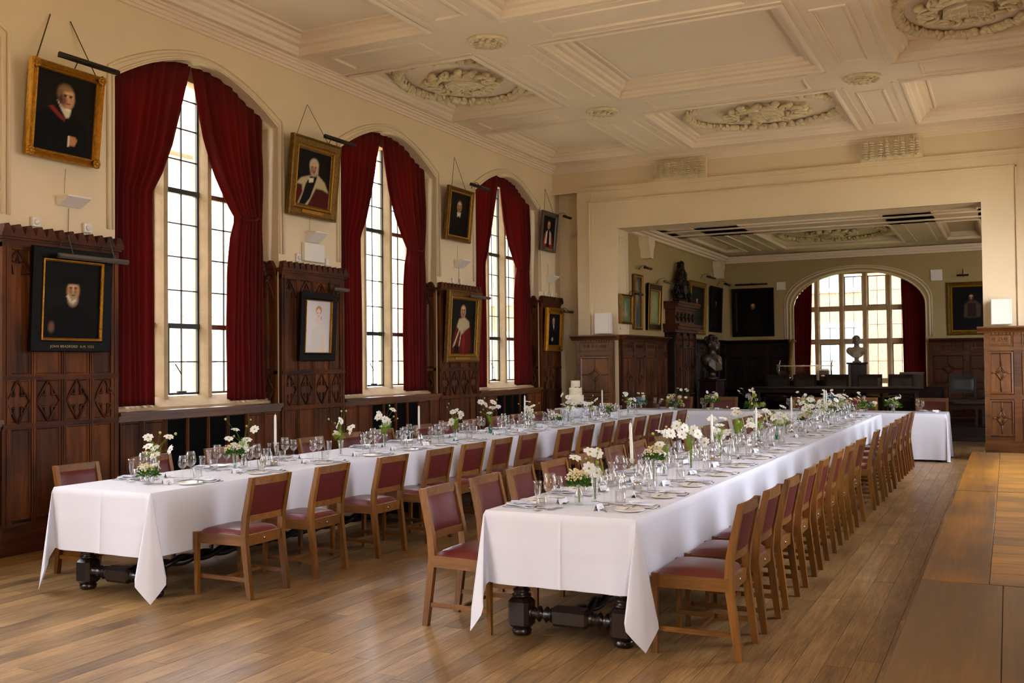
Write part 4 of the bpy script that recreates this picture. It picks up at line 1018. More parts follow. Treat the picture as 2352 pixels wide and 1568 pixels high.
def arrangement(x, y, kind, vk, where, seed, z=TZ, big=1.0, dirs=None):
    r = random.Random(seed); vh = VH[vk]
    vd = {'slim': 'slim footed glass', 'jar': 'small glass jar', 'bowl': 'round cut glass bowl', 'tall': 'tall fluted glass', 'bottle': 'clear bottle', 'green': 'green glass bottle'}[vk]
    v = link('vase', vase_mesh(vk), None, (x, y, z), 0, '%s vase, %s' % (vd, where), 'vase', 'flower vases down the tables')
    if vk not in ('green',): link('water', wmesh(.018 if vk != 'bowl' else .034, vh*.55), v)
    kd = {'cosmos': 'airy spray of white cosmos and buds', 'posy': 'low cluster of tiny cream daisies', 'mixed': 'full bunch of cream, lilac and green blooms', 'fennel': 'loose white blooms over lime foliage', 'bluebunch': 'blue delphinium and white blooms'}[kind]
    f = thing('flower_bunch', '%s, %s' % (kd, where), 'flowers', (x, y, z), 0, 'flower bunches down the tables')
    def stem_to(p, q=None):
        p = Vector(p); b = Vector((r.uniform(-.006, .006), r.uniform(-.006, .006), .015)); n_ = Vector((b.x*1.5, b.y*1.5, vh)); c = (n_+p)/2+Vector((0, 0, .03))
        c.x = n_.x+(p.x-n_.x)*.35; c.y = n_.y+(p.y-n_.y)*.35
        MB().tube([b, n_, c, p], .0011, 4, False).build('stem', M['stem'], f)
    def put_fl(me, p, nm, tilt, sc=1.0):
        o = link(nm, me, f, p); o.rotation_euler = tilt; o.scale = (sc,)*3; return o
    def ang(): return (r.uniform(.2, 1.35), 0, r.uniform(-.9, 1.6))
    if kind in ('cosmos', 'fennel'):
        nb = r.randint(5, 8) if kind == 'cosmos' else r.randint(4, 6); pts = dirs or []
        for k in range(nb):
            if k < len(pts): p = pts[k]
            else:
                a = 2*PI*k/nb+r.uniform(-.4, .4); q = r.uniform(.02, .12)*big; p = (q*math.cos(a), q*math.sin(a), vh+r.uniform(.03, .24)*big)
            stem_to(p); put_fl(r.choice(B_cos), p, 'blossom', ang(), r.uniform(1.0, 1.3))
        for k in range(4):
            a = r.uniform(0, 2*PI); q = r.uniform(.05, .15)*big; p = (q*math.cos(a), q*math.sin(a), vh+r.uniform(.06, .30)*big); stem_to(p); put_fl(B_bud, p, 'bud', (r.uniform(0, .6), 0, 0), r.uniform(.7, 1.1))
        for k in range(7 if kind == 'cosmos' else 16):
            a = r.uniform(0, 2*PI); q = r.uniform(0, .05); p = (q*math.cos(a), q*math.sin(a), vh+r.uniform(.0, .07)); put_fl(r.choice(L_fea), p, 'leaf_sprig', (r.uniform(-.5, .5), r.uniform(-.5, .5), a), r.uniform(.7, 1.1))
        if kind == 'cosmos' and r.random() < .5:
            for k in range(2): p = (r.uniform(-.06, .06), r.uniform(-.06, .06), vh+.05); stem_to(p); put_fl(r.choice(B_umb), p, 'flower_head', (r.uniform(-.4, .4), 0, 0))
    elif kind == 'posy':
        for k in range(7):
            a = 2*PI*k/7; q = .045 if k else 0; p = (q*math.cos(a), q*math.sin(a), vh+.035+r.uniform(-.01, .02)); stem_to(p); put_fl(r.choice(B_umb+B_umbw), p, 'flower_head', (-math.sin(a)*.5, math.cos(a)*.5, 0), 1.1)
        for k in range(10):
            a = r.uniform(0, 2*PI); q = r.uniform(.01, .07); p = (q*math.cos(a), q*math.sin(a), vh+.05+r.uniform(-.015, .03)); put_fl(r.choice(B_cream), p, 'blossom', (r.uniform(-.7, .7), r.uniform(-.7, .7), 0), .8)
        for k in range(8):
            a = 2*PI*k/8; put_fl(L_dark[k % 2], (.03*math.cos(a), .03*math.sin(a), vh-.005), 'leaf_sprig', (0, 0, a), .8)
    else:
        heads = {'mixed': [B_green, B_crm, B_lil, B_crm, B_lil, B_crm, B_green], 'bluebunch': [B_blue, B_blue, B_crm, B_blue]}[kind]
        for k, h in enumerate(heads*2):
            a = r.uniform(0, 2*PI); q = r.uniform(.03, .12)*big; p = (q*math.cos(a), q*math.sin(a)*.7, vh+.03+r.uniform(-.02, .11)*big); stem_to(p); put_fl(r.choice(h), p, 'flower_head', (r.uniform(-.5, .5), 0, 0), r.uniform(.75, 1.1))
        for k in range(7):
            a = r.uniform(0, 2*PI); q = r.uniform(.06, .17)*big; p = (q*math.cos(a), q*math.sin(a)*.7, vh+r.uniform(.05, .22)*big); stem_to(p); put_fl(r.choice(B_cos), p, 'blossom', ang(), .8)
        for k in range(9):
            a = 2*PI*k/9; put_fl(L_dark[k % 2], (.06*math.cos(a), .05*math.sin(a), vh+r.uniform(-.01, .05)), 'leaf_sprig', (0, 0, a), 1.2)
nthing = lambda i: ['nearest', 'second', 'third', 'fourth', 'fifth', 'sixth', 'seventh', 'eighth', 'ninth', 'tenth', 'eleventh', 'twelfth', 'thirteenth', 'fourteenth', 'fifteenth', 'sixteenth'][i]
A1 = [(-5.74, 5.47, 'posy', 'bowl'), (-5.92, 5.72, 'cosmos', 'slim'), (-5.80, 6.47, 'posy', 'slim'), (-5.93, 6.72, 'cosmos', 'jar'), (-5.79, 7.93, 'cosmos', 'slim'), (-5.86, 8.80, 'fennel', 'slim'), (-5.84, 10.25, 'fennel', 'jar'), (-5.82, 11.10, 'cosmos', 'green'), (-5.83, 12.3, 'cosmos', 'jar'), (-5.76, 13.0, 'posy', 'bowl'), (-5.83, 13.6, 'cosmos', 'slim'), (-5.76, 14.3, 'cosmos', 'jar'), (-5.84, 15.3, 'posy', 'green'), (-5.76, 16.0, 'cosmos', 'slim')]
A2 = [(-2.37, 5.68, 'posy', 'bottle'), (-2.335, 5.86, 'cosmos', 'slim'), (-2.29, 6.88, 'posy', 'tall'), (-2.38, 7.40, 'cosmos', 'jar'), (-2.30, 7.85, 'cosmos', 'slim'), (-2.35, 8.95, 'cosmos', 'slim'), (-2.31, 9.45, 'fennel', 'tall'), (-2.36, 10.5, 'fennel', 'green'), (-2.30, 11.2, 'cosmos', 'green'), (-2.36, 12.0, 'cosmos', 'jar'), (-2.28, 12.7, 'posy', 'slim'), (-2.35, 13.4, 'cosmos', 'slim'), (-2.30, 14.2, 'cosmos', 'jar'), (-2.34, 15.0, 'mixed', 'jar'), (-2.30, 15.8, 'cosmos', 'slim'), (-2.34, 16.6, 'mixed', 'bowl')]
D1 = {1: [(.02, -.10, .33), (.0, -.08, .26), (.03, .10, .32), (.0, -.01, .24), (.03, -.04, .19), (.02, .13, .22), (.0, .08, .27)]}
D2 = {1: [(-.02, -.03, .31), (-.03, .12, .29), (-.08, -.13, .28), (-.02, -.05, .21), (.02, -.02, .18), (.05, .03, .17), (-.06, -.05, .24)]}
for i, (x, y, k, v) in enumerate(A1): arrangement(x, y, k, v, '%s from near end, left-hand table' % nthing(i), 100+i, dirs=D1.get(i), big=1.1)
for i, (x, y, k, v) in enumerate(A2): arrangement(x, y, k, v, '%s from near end, right-hand table' % nthing(i), 200+i, dirs=D2.get(i), big=1.0)
for i, (x, k, v, b) in enumerate([(-6.1, 'bluebunch', 'jar', 1.0), (-5.45, 'mixed', 'bowl', 1.5), (-4.75, 'mixed', 'slim', .9), (-4.05, 'mixed', 'bowl', 1.6), (-3.1, 'mixed', 'jar', 1.1), (-2.75, 'bluebunch', 'slim', 1.0), (-2.15, 'mixed', 'bowl', 1.3), (-1.72, 'mixed', 'jar', .8)]):
    arrangement(x, 17.62, k, v, '%s from the left, cross table' % ORD[i], 300+i, big=b)

# candles, cruets, bottles
def candlestick(x, y, kind, where, h, lean=0):
    if kind == 'silver':
        mb = MB().lathe([(.0001, 0), (.045, 0), (.047, .006), (.030, .014), (.012, .024), (.009, .05), (.015, .07), (.009, .09), (.008, .14), (.015, .155), (.020, .17), (.014, .175), (.014, .16), (.0001, .16)], 18)
        mat = M['silver']; hs = .172; lb = 'silver candlestick'
    else:
        mb = MB().lathe([(.0001, 0), (.038, 0), (.04, .008), (.020, .02), (.010, .04), (.018, .06), (.009, .08), (.009, .13), (.018, .15), (.012, .17), (.022, .19), (.024, .195), (.012, .195), (.010, .175), (.0001, .172)], 16)
        mat = M['crystal']; hs = .178; lb = 'clear glass candlestick'
    link('candlestick', mb.mesh('candlestick', mat), None, (x, y, TZ), 0, '%s, %s' % (lb, where), 'candlestick')
    c = thing('candle', 'unlit white taper candle, %s' % where, 'candle', (x, y, TZ+hs-.01)); c.rotation_euler = (0, lean, 0)
    MB().lathe([(.0105, 0), (.0112, .02), (.0108, h*.9), (.009, h*.97), (.004, h)], 12).build('wax', M['wax'], c)
    MB().tube([(0, 0, h-.002), (.001, 0, h+.010), (.004, .002, h+.016)], .0009, 4).build('wick', M['napkin'], c)
for i, (x, y, k, h, l) in enumerate([(-5.80, 6.98, 'glass', .27, 0), (-5.77, 9.33, 'glass', .25, 0), (-5.80, 12.06, 'glass', .27, 0), (-5.78, 14.85, 'glass', .27, 0)]): candlestick(x, y, k, '%s from near end, left-hand table' % ORD[i], h, l)
for i, (x, y, k, h, l) in enumerate([(-2.36, 6.62, 'glass', .28, -.03), (-2.36, 8.72, 'silver', .24, 0), (-2.28, 10.1, 'silver', .24, 0), (-2.36, 12.35, 'silver', .27, 0), (-2.30, 14.55, 'glass', .28, 0), (-2.36, 14.75, 'glass', .28, 0)]): candlestick(x, y, k, '%s from near end, right-hand table' % ORD[i], h, l)
mb = MB().lathe([(.0001, 0), (.018, 0), (.019, .004), (.010, .012), (.020, .035), (.019, .055), (.011, .068), (.013, .074), (.009, .086), (.003, .094), (.004, .100), (.0001, .104)], 14); K_salt = mb.mesh('shaker', M['silver'])
mb = MB().lathe([(.0001, 0), (.030, 0), (.032, .004), (.030, .03), (.034, .035), (.024, .047), (.006, .055), (.007, .062), (.0001, .066)], 14); K_must = mb.mesh('mustard_pot', M['silver'])
for tab, X, ys in (('left-hand', -5.78, (6.86, 9.45, 12.2, 14.95)), ('right-hand', -2.33, (6.50, 8.60, 10.3, 12.5, 14.3))):
    for i, y in enumerate(ys):
        w_ = '%s cruet set from near end, %s table' % (ORD[i], tab)
        link('salt_shaker', K_salt, None, (X-.07, y, TZ), 0, 'silver salt shaker, ' + w_, 'shaker', 'silver shakers'); link('pepper_shaker', K_salt, None, (X-.07, y+.055, TZ), 0, 'silver pepper shaker behind the salt, ' + w_, 'shaker', 'silver shakers'); link('mustard_pot', K_must, None, (X+.04, y+.03, TZ), 0, 'lidded silver mustard pot, ' + w_, 'pot', 'silver mustard pots')
K_car = MB().lathe([(.0001, 0), (.042, 0), (.045, .006), (.042, .05), (.030, .10), (.016, .14), (.015, .18), (.020, .20), (.0185, .20), (.0135, .18), (.0145, .14), (.028, .10), (.040, .05), (.042, .01), (.0001, .009)], 18).mesh('carafe', M['crystal'])
for tab, X, ys in (('left-hand', -5.85, (6.72+.12, 9.15, 11.8, 14.6)), ('right-hand', -2.29, (6.74, 9.15, 10.85, 13.0))):
    for i, y in enumerate(ys): link('carafe', K_car, None, (X+.10*(i == 0 and tab[0] == 'l'), y, TZ), 0, 'clear glass water carafe, %s from near end, %s table' % (ORD[i], tab), 'carafe', 'water carafes')

# ------------------------------------------------------------------ cake on its own small table
t = thing('cake_table', 'small cloth-covered table in the far left corner carrying the cake', 'table', (-7.15, 17.03, 0))
MB().box(-.28, -.28, .77, .28, .28, .80).build('table_top', M['hoak'], t)
for sx in (-1, 1):
    for sy in (-1, 1): MB().box(sx*.22-.02, sy*.22-.02, 0, sx*.22+.02, sy*.22+.02, .77).build('leg', M['hoak'], t)
c = cloth(-7.44, -6.86, 16.74, 17.32, .806, .60, 'white cloth on the small cake table in the far left corner', True, 9, .008)
ck = thing('wedding_cake', 'ivory three-tier wedding cake in front of the white end wall', 'cake', (-7.15, 17.03, .807))
MB().lathe([(.0001, 0), (.10, 0), (.10, .012), (.03, .02), (.03, .055), (.19, .062), (.19, .07), (.0001, .07)], 28).build('cake_stand', M['silver'], ck)
for k, (r_, z0, z1) in enumerate(((.152, .07, .235), (.122, .235, .37), (.086, .37, .50))):
    MB().lathe([(.0001, z0), (r_-.004, z0), (r_, z0+.006), (r_, z1-.01), (r_-.008, z1), (.0001, z1)], 30).build('tier', M['icing'], ck)
mb = MB()
for k in range(9): mb.ell((.05+.06*math.cos(k), -.06+.03*math.sin(k*2), .373+.006*math.sin(k)), (.012, .012, .008), 6, 4)
for k in range(7): mb.ell((.03*math.cos(k*1.3), .03*math.sin(k*1.3), .505), (.012, .012, .008), 6, 4)
mb.build('dried_petals', plain('dried_petal', '#9a4a20', .8), ck)

# ------------------------------------------------------------------ bare tables on the right
def oak_top(y0, y1, kind, label):
    x0, x1 = -.325, .55; t = thing('oak_table', label, 'table', ((x0+x1)/2, (y0+y1)/2, 0)); hx, hy = (x1-x0)/2, (y1-y0)/2; Z = .76
    if kind == 0:
        n = 3
        for i in range(n):
            a = -hx+2*hx*i/n; MB().bev(a+.0005, -hy, Z-.03, a+2*hx/n-.0005, hy, Z, .003).build('top_board', M['near_top'], t)
    else:
        MB().bev(-hx, -hy, Z-.03, -hx+.243, hy, Z, .003).build('edge_board', M['ftop2'], t)
        n = 13
        for i in range(n):
            a = -hy+2*hy*i/n; MB().bev(-hx+.2445, a+.0006, Z-.03, hx, a+2*hy/n-.0006, Z, .0025).build('top_board', M['ftop'], t)
    MB().box(-hx+.06, -hy+.06, Z-.13, hx-.06, hy-.06, Z-.03).build('apron', M['ftop2'], t)
    for sx in (-1, 1):
        for sy in (-1, 1): MB().lathe([(.03, 0), (.035, .05), (.028, .08), (.04, .3), (.03, .5), (.042, .56), (.042, .64)], 12, Matrix.Translation((sx*(hx-.1), sy*(hy-.12), 0))).build('leg', M['ftop2'], t)
    return t
M['near_top'] = wood('worn_table_top', '#3a260e', '#6e4a1c', 'y', .55, .38, .08, contrast=.8, coat=.12)
oak_top(1.20, 4.285, 0, 'worn brown table in the bottom right corner of the picture')
oak_top(4.295, 7.285, 1, 'orange oiled oak table in the middle of the right-hand row of bare tables')
tt = oak_top(7.30, 10.33, 1, 'farthest bare oak table on the right, with a red tape mark')
MB().box(.005, .35, .7602, .085, .47, .7610).build('tape_mark', M['redtape'], tt)

# ------------------------------------------------------------------ panelled piers of the end wall and the far room
def geo(w_, h, diamond=True, narrow=False):
    key = ('geo', round(w_, 3), round(h, 3), narrow)
    if key in KIDS: return KIDS[key]
    mb = MB(); hx, hz = w_/2, h/2; mb.box(-hx, 0, -hz, hx, .010, hz); mb.frame(-hx, -hz, hx, hz, [(0, .010), (0, .030), (.018, .034), (.034, .012)])
    dx, dz = (hx*.42, min(hz*.36, hx*.62)) if not narrow else (hx*.34, hz*.30)
    for q, th in ((1.0, .016), (.62, .011)):
        P = [(0, dz*q), (dx*q, 0), (0, -dz*q), (-dx*q, 0)]
        for i in range(4): mb.tube([(P[i][0], .018, P[i][1]), (P[(i+1) % 4][0], .018, P[(i+1) % 4][1])], th, 5)
    for a, b in (((0, dz), (0, hz-.03)), ((0, -dz), (0, -hz+.03)), ((dx, 0), (hx-.03, 0)), ((-dx, 0), (-hx+.03, 0))): mb.tube([(a[0], .014, a[1]), (b[0], .014, b[1])], .013, 5)
    KIDS[key] = mb; return mb
def frieze(w_, h):
    key = ('frz', round(w_, 3), round(h, 3))
    if key in KIDS: return KIDS[key]
    mb = MB(); hx, hz = w_/2, h/2; mb.box(-hx, 0, -hz, hx, .006, hz); mb.frame(-hx, -hz, hx, hz, [(0, .006), (0, .022), (.014, .022), (.022, .008)])
    n = max(2, int(w_/.09))
    for i in range(n):
        x = -hx+.04+(w_-.08)*(i+.5)/n
        P = [(x+.030*(1-.8*t)*math.cos(5.5*t*(1 if i % 2 else -1)+i*PI), .012, .045*(1-.8*t)*math.sin(5.5*t)*hz/.08) for t in [k/9 for k in range(10)]]
        mb.tube(P, .008, 5); mb.ell((x, .01, 0), (.012, .01, .012), 6, 4)
    KIDS[key] = mb; return mb
def panel_run(name, label, loc, rz, width, bays, mats, top=2.15, rows=((.40, 1.00), (1.06, 1.76)), fz=(1.83, 2.03), proj=.12, narrow=False, side=True):
    t = thing(name, label, 'panelling', loc, rz); pm_, rm_ = mats
    hw = width/2; bw = width/bays
    MB().box(-hw, 0, 0, hw, proj-.02, top-.07).build('carcass', pm_, t)
    MB().box(-hw-.015, 0, 0, hw+.015, proj+.03, .30).build('plinth', rm_, t)
    MB().box(-hw-.01, 0, .30, hw+.01, proj+.015, .345).build('plinth', rm_, t)
    for i in range(bays):
        xc = -hw+bw*(i+.5)
        for a, b in rows:
            link('panel', geo(bw-.13, b-a-.04, True, narrow).mesh('panel', pm_), t, (xc, proj-.02, (a+b)/2))
        link('frieze_panel', frieze(bw-.13, fz[1]-fz[0]-.02).mesh('frieze_panel', pm_), t, (xc, proj-.02, (fz[0]+fz[1])/2))
    for i in range(bays+1):
        x = -hw+bw*i; a, b = (x, x+.065) if i == 0 else ((x-.065, x) if i == bays else (x-.055, x+.055))
        MB().box(a, proj-.03, .345, b, proj+.012, top-.10).build('stile', rm_, t)
    for z in [rows[0][0]-.03, rows[-1][1]+.035] + ([(rows[0][1]+rows[1][0])/2] if len(rows) > 1 else []) + [fz[1]+.02]:
        MB().box(-hw+.06, proj-.025, z-.035, hw-.06, proj+.010, z+.035).build('rail', rm_, t)
    mb = MB(); e = 1 if side else 0
    mb.prism([(0, top-.10), (proj+.02, top-.10), (proj+.035, top-.075), (proj+.05, top-.07), (proj+.10, top-.03), (proj+.13, top-.025), (proj+.13, top), (0, top)], -hw-.10*e, hw+.10*e, 'x')
    n = int(width/.05)
    for i in range(n): mb.box(-hw+width*(i+.2)/n, proj+.01, top-.125, -hw+width*(i+.75)/n, proj+.035, top-.10)
    mb.build('cornice', rm_, t); return t
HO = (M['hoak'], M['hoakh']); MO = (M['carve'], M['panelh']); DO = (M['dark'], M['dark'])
panel_run('pier_panelling', 'warm oak panelled pier left of the wide opening, under the white speaker', (-6.94, 17.59, 0), FE, .72, 1, HO)
panel_run('pier_panelling', 'oak panelled pier with two diamond panels right of the wide opening', (.13, 17.59, 0), FE, .93, 2, HO, 2.14)
panel_run('wall_panelling', 'run of diamond panels on the left wall just inside the far room', (-6.515, 18.98, 0), FL, 2.72, 4, (M['panel'], M['carve']), 2.15, rows=((.42, .86), (.92, 1.76)), proj=.07, narrow=True, side=False)
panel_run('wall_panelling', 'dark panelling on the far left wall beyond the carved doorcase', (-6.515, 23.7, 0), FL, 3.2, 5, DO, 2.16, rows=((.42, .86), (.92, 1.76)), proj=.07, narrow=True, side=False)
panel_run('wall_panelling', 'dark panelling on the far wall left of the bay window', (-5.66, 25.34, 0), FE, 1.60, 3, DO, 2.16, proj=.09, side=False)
panel_run('wall_panelling', 'dark panelling on the far wall right of the bay window', (.35, 25.34, 0), FE, 4.0, 5, MO, 2.12, proj=.09, side=False)
mb = MB()
mb.tube([(-4.80, 25.14, 1.15), (-4.82, 25.08, 1.5), (-4.79, 25.10, 1.85), (-4.76, 25.02, 2.06), (-4.70, 25.0, 2.14), (-4.66, 25.04, 2.10)], [.03, .05, .045, .055, .045, .03], 8)
scroll(mb, (-4.74, 25.06), .05, 0, 1, 2.12, .02); link('scroll_bracket', mb.mesh('scroll_bracket', M['goldd']), None, label='carved wooden scroll bracket at the left edge of the far bay window', cat='bracket')

# carved doorcase with crest
t = thing('doorcase', 'tall dark carved doorcase with crest on the far room left wall', 'doorcase', (-6.515, 21.2, 0), FL)
cv = M['dark']; gv = M['carve']
MB().box(-.78, 0, 0, .78, .20, 2.28).build('carcass', cv, t)
for i in range(3):
    for a, b in ((.35, .95), (1.0, 1.95)): link('panel', geo(.40, b-a, True, True).mesh('panel', gv), t, (-.49+.49*i, .20, (a+b)/2))
    link('frieze_panel', frieze(.40, .20).mesh('frieze_panel', gv), t, (-.49+.49*i, .20, 2.10))
for x in (-.74, -.245, .245, .74): MB().lathe([(.045, 0), (.05, .3), (.035, .34), (.05, .9), (.035, 1.3), (.042, 1.9), (.05, 2.25)], 10, Matrix.Translation((x, .20, 0))).build('column', cv, t)
for z, p, h in ((2.26, .26, .06), (2.32, .32, .07), (2.39, .36, .05)): MB().box(-.78-p*.3, 0, z, .78+p*.3, p, z+h).build('cornice', gv, t)
MB().box(-.72, 0, 2.44, .72, .22, 2.76).build('attic', gv, t)
mb = MB()
for i in range(5):
    x = -.56+.28*i; mb.ell((x, .23, 2.60), (.07, .035, .10), 8, 6); scroll(mb, (x+.14, .23), .04, 0, 1, 2.60, .012)
mb.build('carved_ovals', cv, t)
for z, p, h in ((2.76, .26, .05), (2.81, .31, .06), (2.87, .34, .05)): MB().box(-.76-p*.2, 0, z, .76+p*.2, p, z+h).build('cornice', gv, t)
mb = MB(); r = random.Random(5); prof = [(.62, 2.95), (.55, 3.1), (.40, 3.2), (.42, 3.32), (.30, 3.42), (.20, 3.5), (.16, 3.62), (.08, 3.72), (.06, 3.80)]
for k in range(150):
    z = 2.94+.84*r.random()**1.2; hw_ = interp([(a, b) for a, b in prof], z); x = r.uniform(-1, 1)*hw_; mb.ell((x, .14+r.uniform(-.04, .05), z), (r.uniform(.03, .07), .05, r.uniform(.03, .08)), 6, 4)
for s in (-1, 1):
    for cx, cz, rr in ((.45, 3.08, .12), (.30, 3.32, .10), (.14, 3.52, .08)):
        P = [(s*cx+rr*(1-.8*q)*math.cos(6*q), .2, cz+rr*(1-.8*q)*math.sin(6*q)) for q in [i/12 for i in range(13)]]; mb.tube(P, .025, 6)
mb.ell((0, .15, 3.78), (.05, .05, .06), 8, 6); mb.prism([(-.12, 3.3), (.12, 3.3), (.12, 3.15), (0, 3.04), (-.12, 3.15)], .17, .24, 'y'); mb.build('crest', cv, t)
MB().box(-.10, .245, .98, .10, .25, 1.03).build('notice', M['paper'], t)

# ------------------------------------------------------------------ busts
def bust(loc, rz, mat, pmat, label, plabel, pw_, ph):
    p = thing('pedestal', plabel, 'pedestal', (loc[0], loc[1], 0), rz)
    MB().bev(-pw_/2, -pw_/2, 0, pw_/2, pw_/2, .10, .01).build('base', pmat, p); MB().bev(-pw_/2+.03, -pw_/2+.03, .10, pw_/2-.03, pw_/2-.03, ph-.04, .01).build('shaft', pmat, p); MB().bev(-pw_/2, -pw_/2, ph-.04, pw_/2, pw_/2, ph, .008).build('top', pmat, p)
    b = thing('bust', label, 'bust', (loc[0], loc[1], ph), rz); mb = MB()
    mb.lathe([(.0001, 0), (.10, 0), (.10, .02), (.05, .05), (.045, .09), (.07, .12), (.0001, .13)], 16)
    E_ = [((0, 0, .20), (.15, .10, .10)), ((0, -.01, .27), (.21, .115, .095)), ((-.15, -.01, .27), (.085, .085, .085)), ((.15, -.01, .27), (.085, .085, .085)), ((0, .03, .22), (.13, .10, .12)), ((0, 0, .37), (.062, .065, .09)),
          ((0, .02, .49), (.078, .095, .105)), ((0, .0, .52), (.084, .10, .09)), ((0, .07, .435), (.045, .045, .045)), ((0, .115, .475), (.014, .022, .026)), ((.085, 0, .475), (.012, .022, .030)), ((-.085, 0, .475), (.012, .022, .030)), ((.032, .098, .505), (.022, .016, .010)), ((-.032, .098, .505), (.022, .016, .010)), ((0, .105, .437), (.028, .016, .009))]
    for c, rr in E_: mb.ell(c, rr, 14, 10)
    for k in range(5): mb.tube([(-.19+.02*k, .05, .30-.02*k), (-.06, .12, .20-.018*k), (.10, .11, .24-.03*k), (.19, .04, .32-.03*k)], .014, 6)
    o = mb.build('figure', mat, b); rm = o.modifiers.new('join', 'REMESH'); rm.mode = 'VOXEL'; rm.voxel_size = .009; rm.use_smooth_shade = True
    mb = MB(); r = random.Random(int(loc[0]*10))
    for k in range(40):
        a = r.uniform(0, 2*PI); el = r.uniform(.15, 1.5); mb.ell((.082*math.cos(a)*math.cos(el), -.005+.10*math.sin(a)*math.cos(el), .525+.088*math.sin(el)), (.024, .024, .018), 6, 4)
    mb.build('hair', mat, b); return b
bust((-3.14, 24.3), FE+.35, M['marble'], M['dark'], 'pale stone bust of a man in drapery in front of the bay window', 'tall dark square pedestal in front of the bay window', .40, 1.58)
bb = bust((-5.80, 21.5), -PI/2-.2, M['bronzeb'], M['dark'], 'large dark bust of a draped man in profile beside the doorcase', 'dark pedestal beside the carved doorcase', .46, 1.25); bb.scale = (1.5, 1.5, 1.55)

# ------------------------------------------------------------------ paintings
def canvas_mesh(name, w_, h, base, strokes, nx=44, ny=56):
    U, Vv = np.meshgrid(np.linspace(0, 1, nx+1), np.linspace(0, 1, ny+1)); asp = h/w_
    C = np.zeros(U.shape+(3,)); b0 = np.array(hexc(base)[:3]); rs = np.random.RandomState(int(w_*1000) % 97)
    C[:] = b0; C *= (1+.25*(np.sin(U*3+Vv*2)*.5))[..., None]
    for st in strokes:
        col = np.array(hexc(st[-1])[:3])
        if st[0] == 'e':
            _, cx, cy, rx, ry, soft, _c = st; d = np.sqrt(((U-cx)/rx)**2+((Vv-cy)/ry)**2); m_ = np.clip((1-d)/soft+.5, 0, 1)
        else:
            pts, soft = st[1], st[2]; ins = np.zeros(U.shape, bool); n = len(pts); dist = np.full(U.shape, 9.)
            for i in range(n):
                (xa, ya), (xb, yb) = pts[i], pts[(i+1) % n]
                c = ((ya > Vv) != (yb > Vv)) & (U < (xb-xa)*(Vv-ya)/((yb-ya) or 1e-9)+xa); ins ^= c
                dx, dy = xb-xa, yb-ya; tt = np.clip(((U-xa)*dx+(Vv-ya)*dy)/(dx*dx+dy*dy+1e-9), 0, 1); dist = np.minimum(dist, np.hypot(U-xa-tt*dx, Vv-ya-tt*dy))
            m_ = np.clip(np.where(ins, dist, -dist)/soft+.5, 0, 1)
        C = C*(1-m_[..., None])+col*m_[..., None]
    vs = [(-(u-.5)*w_, 0.0, v*h) for u, v in zip(U.ravel(), Vv.ravel())]; k = nx+1
    fs = [(j*k+i, j*k+i+1, (j+1)*k+i+1, (j+1)*k+i) for j in range(ny) for i in range(nx)]
    me = bpy.data.meshes.new(name); me.from_pydata(vs, [], fs); at_ = me.color_attributes.new('paint', 'FLOAT_COLOR', 'POINT')
    flat = np.ones((len(vs), 4)); flat[:, :3] = C.reshape(-1, 3); at_.data.foreach_set('color', flat.ravel()); me.materials.append(M['paint']); return me
m, nt, b = newmat('oil_paint'); ca = N(nt, 'ShaderNodeVertexColor'); ca.layer_name = 'paint'; nt.links.new(ca.outputs[0], b.inputs['Base Color']); b.inputs['Roughness'].default_value = .5; b.inputs['Specular IOR Level'].default_value = .07
tc = N(nt, 'ShaderNodeTexCoord'); no = N(nt, 'ShaderNodeTexNoise', i_Scale=120.0); bu = N(nt, 'ShaderNodeBump', i_Strength=.1, i_Distance=.003); nt.links.new(tc.outputs['Object'], no.inputs['Vector']); nt.links.new(no.outputs['Fac'], bu.inputs['Height']); nt.links.new(bu.outputs[0], b.inputs['Normal']); M['paint'] = m
def head(cx, cy, s, skin='#b98a64', hair='#5a4a3c', turn=0, beard=None, bald=False):
    L = [('e', cx-turn*.01*s, cy+.032*s, .080*s, .070*s, .3, hair)] if not bald else []
    L += [('e', cx+turn*.012*s, cy-.005*s, .068*s, .078*s, .25, skin), ('e', cx-turn*.03*s, cy-.005*s, .035*s, .06*s, .8, '#6e4a34'), ('e', cx+turn*.02*s, cy+.03*s, .045*s, .03*s, .9, '#d2a47c')]
    for q in (-1, 1): L += [('e', cx+turn*.015*s+q*.026*s, cy+.010*s, .014*s, .007*s, .7, '#3a241a'), ('e', cx+turn*.015*s+q*.026*s, cy+.022*s, .018*s, .004*s, .7, '#4a3022')]
    L += [('e', cx+turn*.022*s, cy-.012*s, .010*s, .022*s, .8, '#c8956c'), ('e', cx+turn*.02*s, cy-.04*s, .022*s, .006*s, .6, '#7c3c30')]
    if beard: L += [('e', cx+turn*.01*s, cy-.075*s, .055*s, .055*s, .5, beard), ('e', cx+turn*.02*s, cy-.042*s, .020*s, .005*s, .6, '#6a3a30')]
    return L
